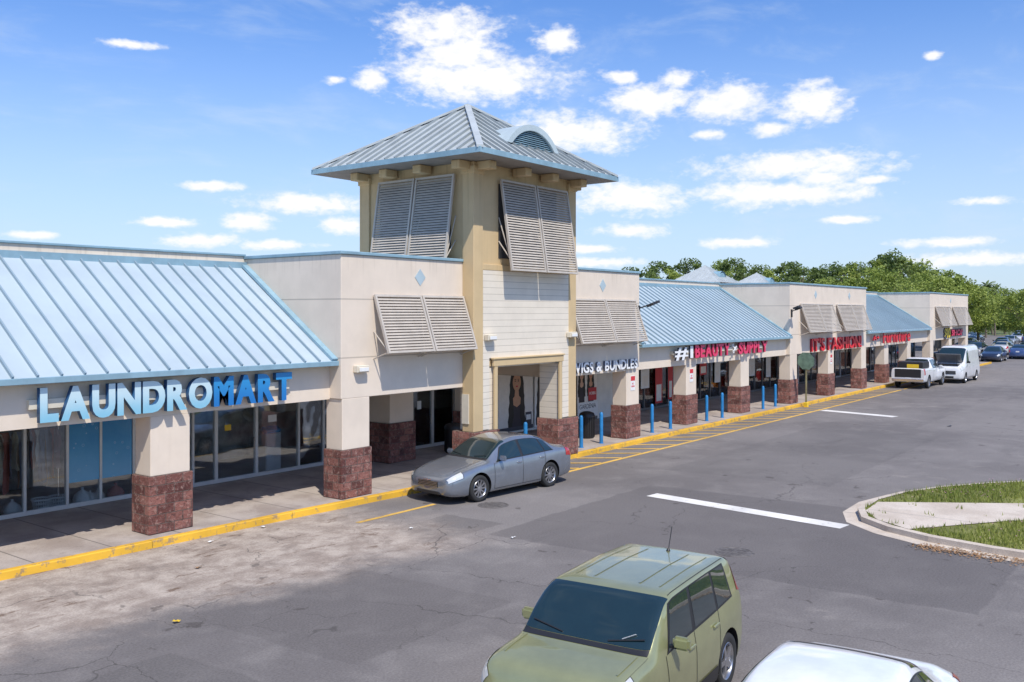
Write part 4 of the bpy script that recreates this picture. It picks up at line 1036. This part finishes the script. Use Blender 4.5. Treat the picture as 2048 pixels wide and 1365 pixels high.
far=[(101,17.6,181,0),(108.5,16.4,2,3),(114,21.6,178,1),(112,12.0,180,2),(119,17.2,0,1),(126,21,178,4),(125,14,182,0),(131,18.4,0,2),(138,23,178,1),(137,13.5,180,3),(143,19,0,4),(150,24,178,2),(152,17,0,0),(160,21,180,1),(170,26,178,4),(168,18,0,2),(182,24,180,3),(190,29,178,2),(184,17,0,1),(96,20.5,90,1),(120,24,90,0),(106,20.8,2,4),(133,26,0,4),(145,28,2,1),(158,30,0,0),(172,33,0,2),(118,19.6,0,4),(124,17.2,180,2),(131,15.2,0,1),(144,16.0,180,2),(157,18.4,0,4),(164,23.5,0,3)]
for k,(c,nm) in enumerate(cols):
    p=carpaint('paint_far_%s'%nm.replace(' ','_'),c,.3,.35)
    idx=[i for i,f in enumerate(far) if f[3]==k]
    f=far[idx[0]]
    e,_=car('parked_car',nm+' saloon car standing in the open parking lot','car',(f[0],f[1],0),math.radians(f[2]),SED,p,sedcfg,group='cars in the distant lot',detail=False)
    for i in idx[1:]:
        f=far[i]; copy_thing(e,(f[0],f[1],0),math.radians(f[2]))
def dtower(x,y,lab):
    e=thing('tower_building',lab,'building',(x,y,0),group='distant hip-roofed towers of the centre')
    g=Geo(); g.box(-2.5,2.5,-2.4,2.4,0,9.1); g.box(-25,25,0,14,0,5.4); g.make('wall',M_beige2,e)
    g=Geo(); a=4.1; c=[Vector((-a,-a,9.2)),Vector((a,-a,9.2)),Vector((a,a,9.2)),Vector((-a,a,9.2))]; ap=Vector((0,0,11.9))
    for i in range(4):
        p,q=c[i],c[(i+1)%4]; g.face([p,q,ap]); nrm=(q-p).cross(ap-p).normalized()
        for k in range(1,16):
            u=k/16; t=1-abs(2*u-1); s_=p.lerp(q,u); m_=(p+q)/2; g.rib(s_,s_+(ap-m_)*t,.06,.06,nrm)
    g.face([c[0],c[3],c[2],c[1]]); r=g.make('roof',M_roof2,e,recalc=False)
    g=Geo(); g.lathe([(1.2,-2.9),(1.2,-.8),(.95,-.8),(.95,-2.85),(.001,-2.85)],24,'Y',c=(0,0,9.75)); g.make('roof_vent',M_blue,r,smooth=40)
dtower(128.9,61.8,'distant beige tower with pale blue hipped roof above the shops')
dtower(158.7,66,'far beige tower with pale blue hipped roof near the trees')
# ------------------------------------------------------------------ trees
def tree_meshes(seed,h,cr,n_leaf,leaf,mat,ratio=1.0):
    r=np.random.default_rng(seed)
    g=Geo(); th=h*.42
    pts=[Vector((0,0,0)),Vector((r.normal(0,.1),r.normal(0,.1),th*.5)),Vector((r.normal(0,.2),r.normal(0,.2),th)),Vector((r.normal(0,.3),r.normal(0,.3),h*.8))]
    rad=[h*.022,h*.017,h*.012,h*.004]
    for k in range(3): g.cyl(pts[k],pts[k+1],rad[k],rad[k+1],8)
    cl=[]
    nc=34
    for k in range(nc):
        t=r.uniform(0,2*math.pi); zz=r.uniform(-1,1); rr=math.sqrt(1-zz*zz)*r.uniform(.45,1.0)
        c=Vector((math.cos(t)*rr*cr,math.sin(t)*rr*cr,h*.62+zz*h*.34*ratio)); cl.append((c,r.uniform(.16,.36)*cr))
        if k%3==0:
            b=pts[2].lerp(pts[3],r.uniform(-.3,.6)); g.cyl(b,c,h*.006,h*.002,5)
    nl=n_leaf; ci=r.integers(0,nc,nl)
    C=np.array([list(c[0]) for c in cl]); R=np.array([c[1] for c in cl])
    d=r.normal(size=(nl,3)); d/=np.linalg.norm(d,axis=1)[:,None]
    P=C[ci]+d*(R[ci]*r.uniform(.35,1.12,nl))[:,None]*np.array([1.15,1.15,.85])
    a=r.normal(size=(nl,3)); a/=np.linalg.norm(a,axis=1)[:,None]; b=np.cross(a,r.normal(size=(nl,3))); b/=np.linalg.norm(b,axis=1)[:,None]
    s=(leaf*r.uniform(.5,1.2,nl))[:,None]
    V=np.stack([P-a*s,P-b*s*.6,P+a*s,P+b*s*.6],1).reshape(-1,3)
    me=bpy.data.meshes.new('crown'); me.from_pydata(V.tolist(),[],np.arange(nl*4).reshape(-1,4).tolist()); me.materials.append(mat); me.update()
    return g,me
def build_tree(seed,h,cr,n,leaf,mat,lab,loc,ratio=1.0,group='trees behind the shops'):
    g,me=tree_meshes(seed,h,cr,n,leaf,mat,ratio=ratio); e=thing('tree',lab,'tree',loc,0,group)
    g.make('trunk',M_bark,e,smooth=50); o=bpy.data.objects.new('crown',me); COL.objects.link(o); o.parent=e; return e
def place(x,t):
    s=(x-1024)/1850; return (t*(math.cos(YAW)+math.sin(YAW)*s),t*(math.sin(YAW)-math.cos(YAW)*s))
T=[build_tree(11,14,4.2,4200,.25,M_leafA,'dark green broad-crowned tree behind the shopping centre',(180,100,0)),
   build_tree(12,14,3.2,3200,.24,M_leafA,'tall narrow dark green tree behind the shopping centre',(185,105,0),1.0),
   build_tree(13,14,5.0,6000,.25,M_leafB,'wide light green tree behind the shopping centre',(190,110,0),.9),
   build_tree(14,14,4.2,5000,.23,M_leafB,'fresh green tree with an open crown beyond the shops',(195,115,0))]
rr=random.Random(5)
lay=[(1262,205,526),(1290,175,524),(1318,190,514),(1345,172,518),(1378,195,508),(1408,178,530),(1440,200,510),(1468,182,508),(1495,172,516),(1523,200,522),(1552,176,520),(1580,190,516),(1607,170,510),(1636,195,528),(1662,180,520),(1688,172,510),(1712,190,516),(1737,170,498),(1764,182,500),(1790,168,484),(1815,180,504),(1838,195,520),(1862,175,534),(1885,190,544),(1910,200,552)]
used=set()
def put(i,x,t,ytop,k=None):
    X,Y=place(x,t); hh=4.8+t*(625-ytop)/1850; sc=hh/14.4
    base=T[i]
    if i not in used: used.add(i); base.location=(X,Y,0); base.scale=(sc*rr.uniform(.95,1.25),)*2+(sc,); base.rotation_euler=(0,0,rr.uniform(0,6)); return base
    n=copy_thing(base,(X,Y,0),rr.uniform(0,6)); n.scale=(sc*rr.uniform(.95,1.3),sc*rr.uniform(.95,1.3),sc); return n
for j,(x,t,y) in enumerate(lay): put([0,1,0,3,0,1,2][j%7],x,t,y+6)
for (x,t,y) in ((1660,150,552),(1700,150,545),(1760,150,530),(1822,140,536),(1850,125,530),(1880,122,526),(1905,126,540),(1928,120,553),(1955,126,570),(1872,115,548),(1985,200,578),(2010,205,572),(2035,190,580),(2052,112,572),(2090,105,560),(2140,150,560),(1965,240,588),(1995,260,592),(2025,250,590),(2060,260,585),(2100,260,580),(2200,180,560),(2280,200,550)):
    put(2 if (x//7)%2 else 3,x,t,y)
def palm(x,t,ytop):
    X,Y=place(x,t); hh=4.8+t*(625-ytop)/1850
    e=thing('palm_tree','slender palm tree with drooping fronds beyond the lot','palm tree',(X,Y,0),group='palms beyond the parking lot')
    g=Geo(); g.cyl((0,0,0),(.15,.1,hh*.5),.2,.16,8); g.cyl((.15,.1,hh*.5),(.1,0,hh-1),.16,.12,8); g.make('trunk',M_bark,e,smooth=50)
    g=Geo()
    for k in range(26):
        a=rr.uniform(0,6.28); el=rr.uniform(-.5,1.2); L=rr.uniform(1.6,2.4); p=Vector((.1,0,hh-1)); d=Vector((math.cos(a)*math.cos(el),math.sin(a)*math.cos(el),math.sin(el))); sd=Vector((-math.sin(a),math.cos(a),0))
        for j in range(6):
            q=p+d*L/6; w=.28*(1-abs(j-2.5)/4)
            g.face([p-sd*w+Vector((0,0,-.12)),p,q,q-sd*w+Vector((0,0,-.12))]); g.face([p+sd*w+Vector((0,0,-.12)),p,q,q+sd*w+Vector((0,0,-.12))])
            p=q; d=(d+Vector((0,0,-.22))).normalized()
    g.make('crown',M_leafA,e,recalc=False)
palm(1972,175,563); palm(1950,185,574); palm(1990,190,572)
r=np.random.default_rng(3); nl=26000
ang=r.uniform(-.35,1.75,nl); dist=r.uniform(270,330,nl); hh=6.5+2.2*np.sin(ang*31)+1.4*np.sin(ang*77+1)+r.normal(0,.5,nl)
z=hh*r.uniform(0.02,1,nl)
P=np.stack([np.cos(ang)*dist,np.sin(ang)*dist,z],1)
a=r.normal(size=(nl,3)); a/=np.linalg.norm(a,axis=1)[:,None]; b=np.cross(a,r.normal(size=(nl,3))); b/=np.linalg.norm(b,axis=1)[:,None]
s=r.uniform(.7,1.6,nl)[:,None]
V=np.stack([P-a*s,P-b*s*.7,P+a*s,P+b*s*.7],1).reshape(-1,3)
me=bpy.data.meshes.new('woodland'); me.from_pydata(V.tolist(),[],np.arange(nl*4).reshape(-1,4).tolist()); me.materials.append(M_leafA)
o=bpy.data.objects.new('woodland',me); COL.objects.link(o); o['kind']='stuff'; o['label']='far belt of green woodland along the horizon'; o['category']='woodland'
# ------------------------------------------------------------------ light and sky
az=math.radians(30); el=math.radians(55)
ts=Vector((-math.sin(az)*math.cos(el),-math.cos(az)*math.cos(el),math.sin(el)))
sl=bpy.data.lights.new('sun','SUN'); sl.energy=4.5; sl.angle=math.radians(.5); sl.color=(1,.935,.83)
so=bpy.data.objects.new('sun',sl); COL.objects.link(so); so.rotation_euler=ts.to_track_quat('Z','Y').to_euler(); so.location=(0,0,50)
w=bpy.data.worlds.new('World'); scene.world=w; w.use_nodes=True; nt=w.node_tree
bg=nt.nodes['Background']; bg.inputs[1].default_value=.15
sky=nd(nt,'ShaderNodeTexSky',sky_type='NISHITA'); sky.sun_disc=False; sky.sun_elevation=el; sky.sun_rotation=math.atan2(ts.x,ts.y); sky.air_density=1.0; sky.dust_density=.6; sky.ozone_density=2.0
dirv=nt.nodes.new('ShaderNodeTexCoord').outputs['Generated']
sp=nd(nt,'ShaderNodeSeparateXYZ',{0:dirv})
azn=mth(nt,'ARCTAN2',sp.outputs[1],sp.outputs[0]); eln=mth(nt,'ARCSINE',sp.outputs[2])
u=mth(nt,'SUBTRACT',YAW,azn)
pv=nd(nt,'ShaderNodeCombineXYZ',{0:u,1:eln,2:0}).outputs[0]
cl=[(885,62,115,42),(960,158,185,46),(925,112,90,45),(1110,80,48,24),(745,162,36,20),(668,160,20,9),(1140,265,135,40),(1300,200,95,32),(1450,205,85,38),(1620,210,85,36),(1540,258,45,14),(1420,270,35,11),(1245,155,34,15),(1355,160,38,20),(1590,332,180,30),(1640,357,70,20),(1565,386,165,28),(1260,397,120,32),(1265,462,72,15),(610,408,125,20),(500,443,52,17),(425,372,65,10),(335,445,65,10),(1745,360,42,9),(390,482,80,14),(690,452,55,18),(1965,402,55,9),(1890,485,90,10),(1930,520,130,14),(1185,498,65,10),(1480,485,75,11),(255,88,60,9),(1865,112,17,9),(1190,525,80,10),(60,470,60,9),(1700,440,60,8),(560,490,70,10),(-300,250,200,40),(2500,200,200,50),(2300,420,200,30),(-500,420,200,25)]
best=None
for (x,y,rx,ry) in cl:
    s_=(x-1024)/1850; v_=(625-y)/1850; a_=math.atan(s_); e_=math.atan(v_/math.sqrt(1+s_*s_)); c_=math.cos(a_)
    d=nd(nt,'ShaderNodeVectorMath',{0:pv,1:(a_,e_,0)},operation='SUBTRACT').outputs[0]
    d=nd(nt,'ShaderNodeVectorMath',{0:d,1:(1850/rx/c_/c_,1850/ry/c_,0)},operation='MULTIPLY').outputs[0]
    ln=nd(nt,'ShaderNodeVectorMath',{0:d},operation='LENGTH').outputs['Value']
    best=ln if best is None else mth(nt,'MINIMUM',best,ln)
m=mth(nt,'SUBTRACT',1.0,best)
m=mth(nt,'MAXIMUM',m,-1.6)
sv=nd(nt,'ShaderNodeVectorMath',{0:dirv,1:(1,1,1.9)},operation='MULTIPLY').outputs[0]
f1=noise(nt,sv,24,4,.6,.15); f2=noise(nt,sv,75,5,.58,.2)
dens=mth(nt,'ADD',m,mth(nt,'ADD',mth(nt,'MULTIPLY',mth(nt,'SUBTRACT',f1,.48),1.8),mth(nt,'MULTIPLY',mth(nt,'SUBTRACT',f2,.49),1.35)))
dn=sstep(nt,dens,-.28,.72)
sv2=nd(nt,'ShaderNodeMapping',{'Vector':dirv,'Rotation':(0,0,.6),'Scale':(2,6,14)}).outputs[0]
veil=sstep(nt,noise(nt,sv2,1.6,6,.6,.4),.48,.85,0,.42)
shade=mth(nt,'MULTIPLY',sstep(nt,f1,.42,.68,0,.4),sstep(nt,dens,.5,1.5))
cc=mix(nt,shade,(6.9,6.9,6.9,1),(5.3,5.6,6.05,1))
skyc=mix(nt,1.0,sky.outputs[0],(.62,.87,1.26,1),'MULTIPLY')
hz=sstep(nt,eln,-.02,.34,.75,0)
skyc=mix(nt,hz,skyc,(4.5,5.3,6.2,1))
c=mix(nt,veil,skyc,(4.8,5.5,6.3,1)); c=mix(nt,dn,c,cc)
nt.links.new(c,bg.inputs[0])
# ------------------------------------------------------------------ camera
cam=bpy.data.cameras.new('camera'); co=bpy.data.objects.new('camera',cam); COL.objects.link(co)
co.location=(0,0,4.8); co.rotation_euler=(math.radians(90),0,YAW-math.pi/2)
cam.sensor_width=36; cam.lens=1850/2048*36; cam.shift_y=-57.5/2048; cam.clip_end=6000; cam.clip_start=.1
scene.camera=co
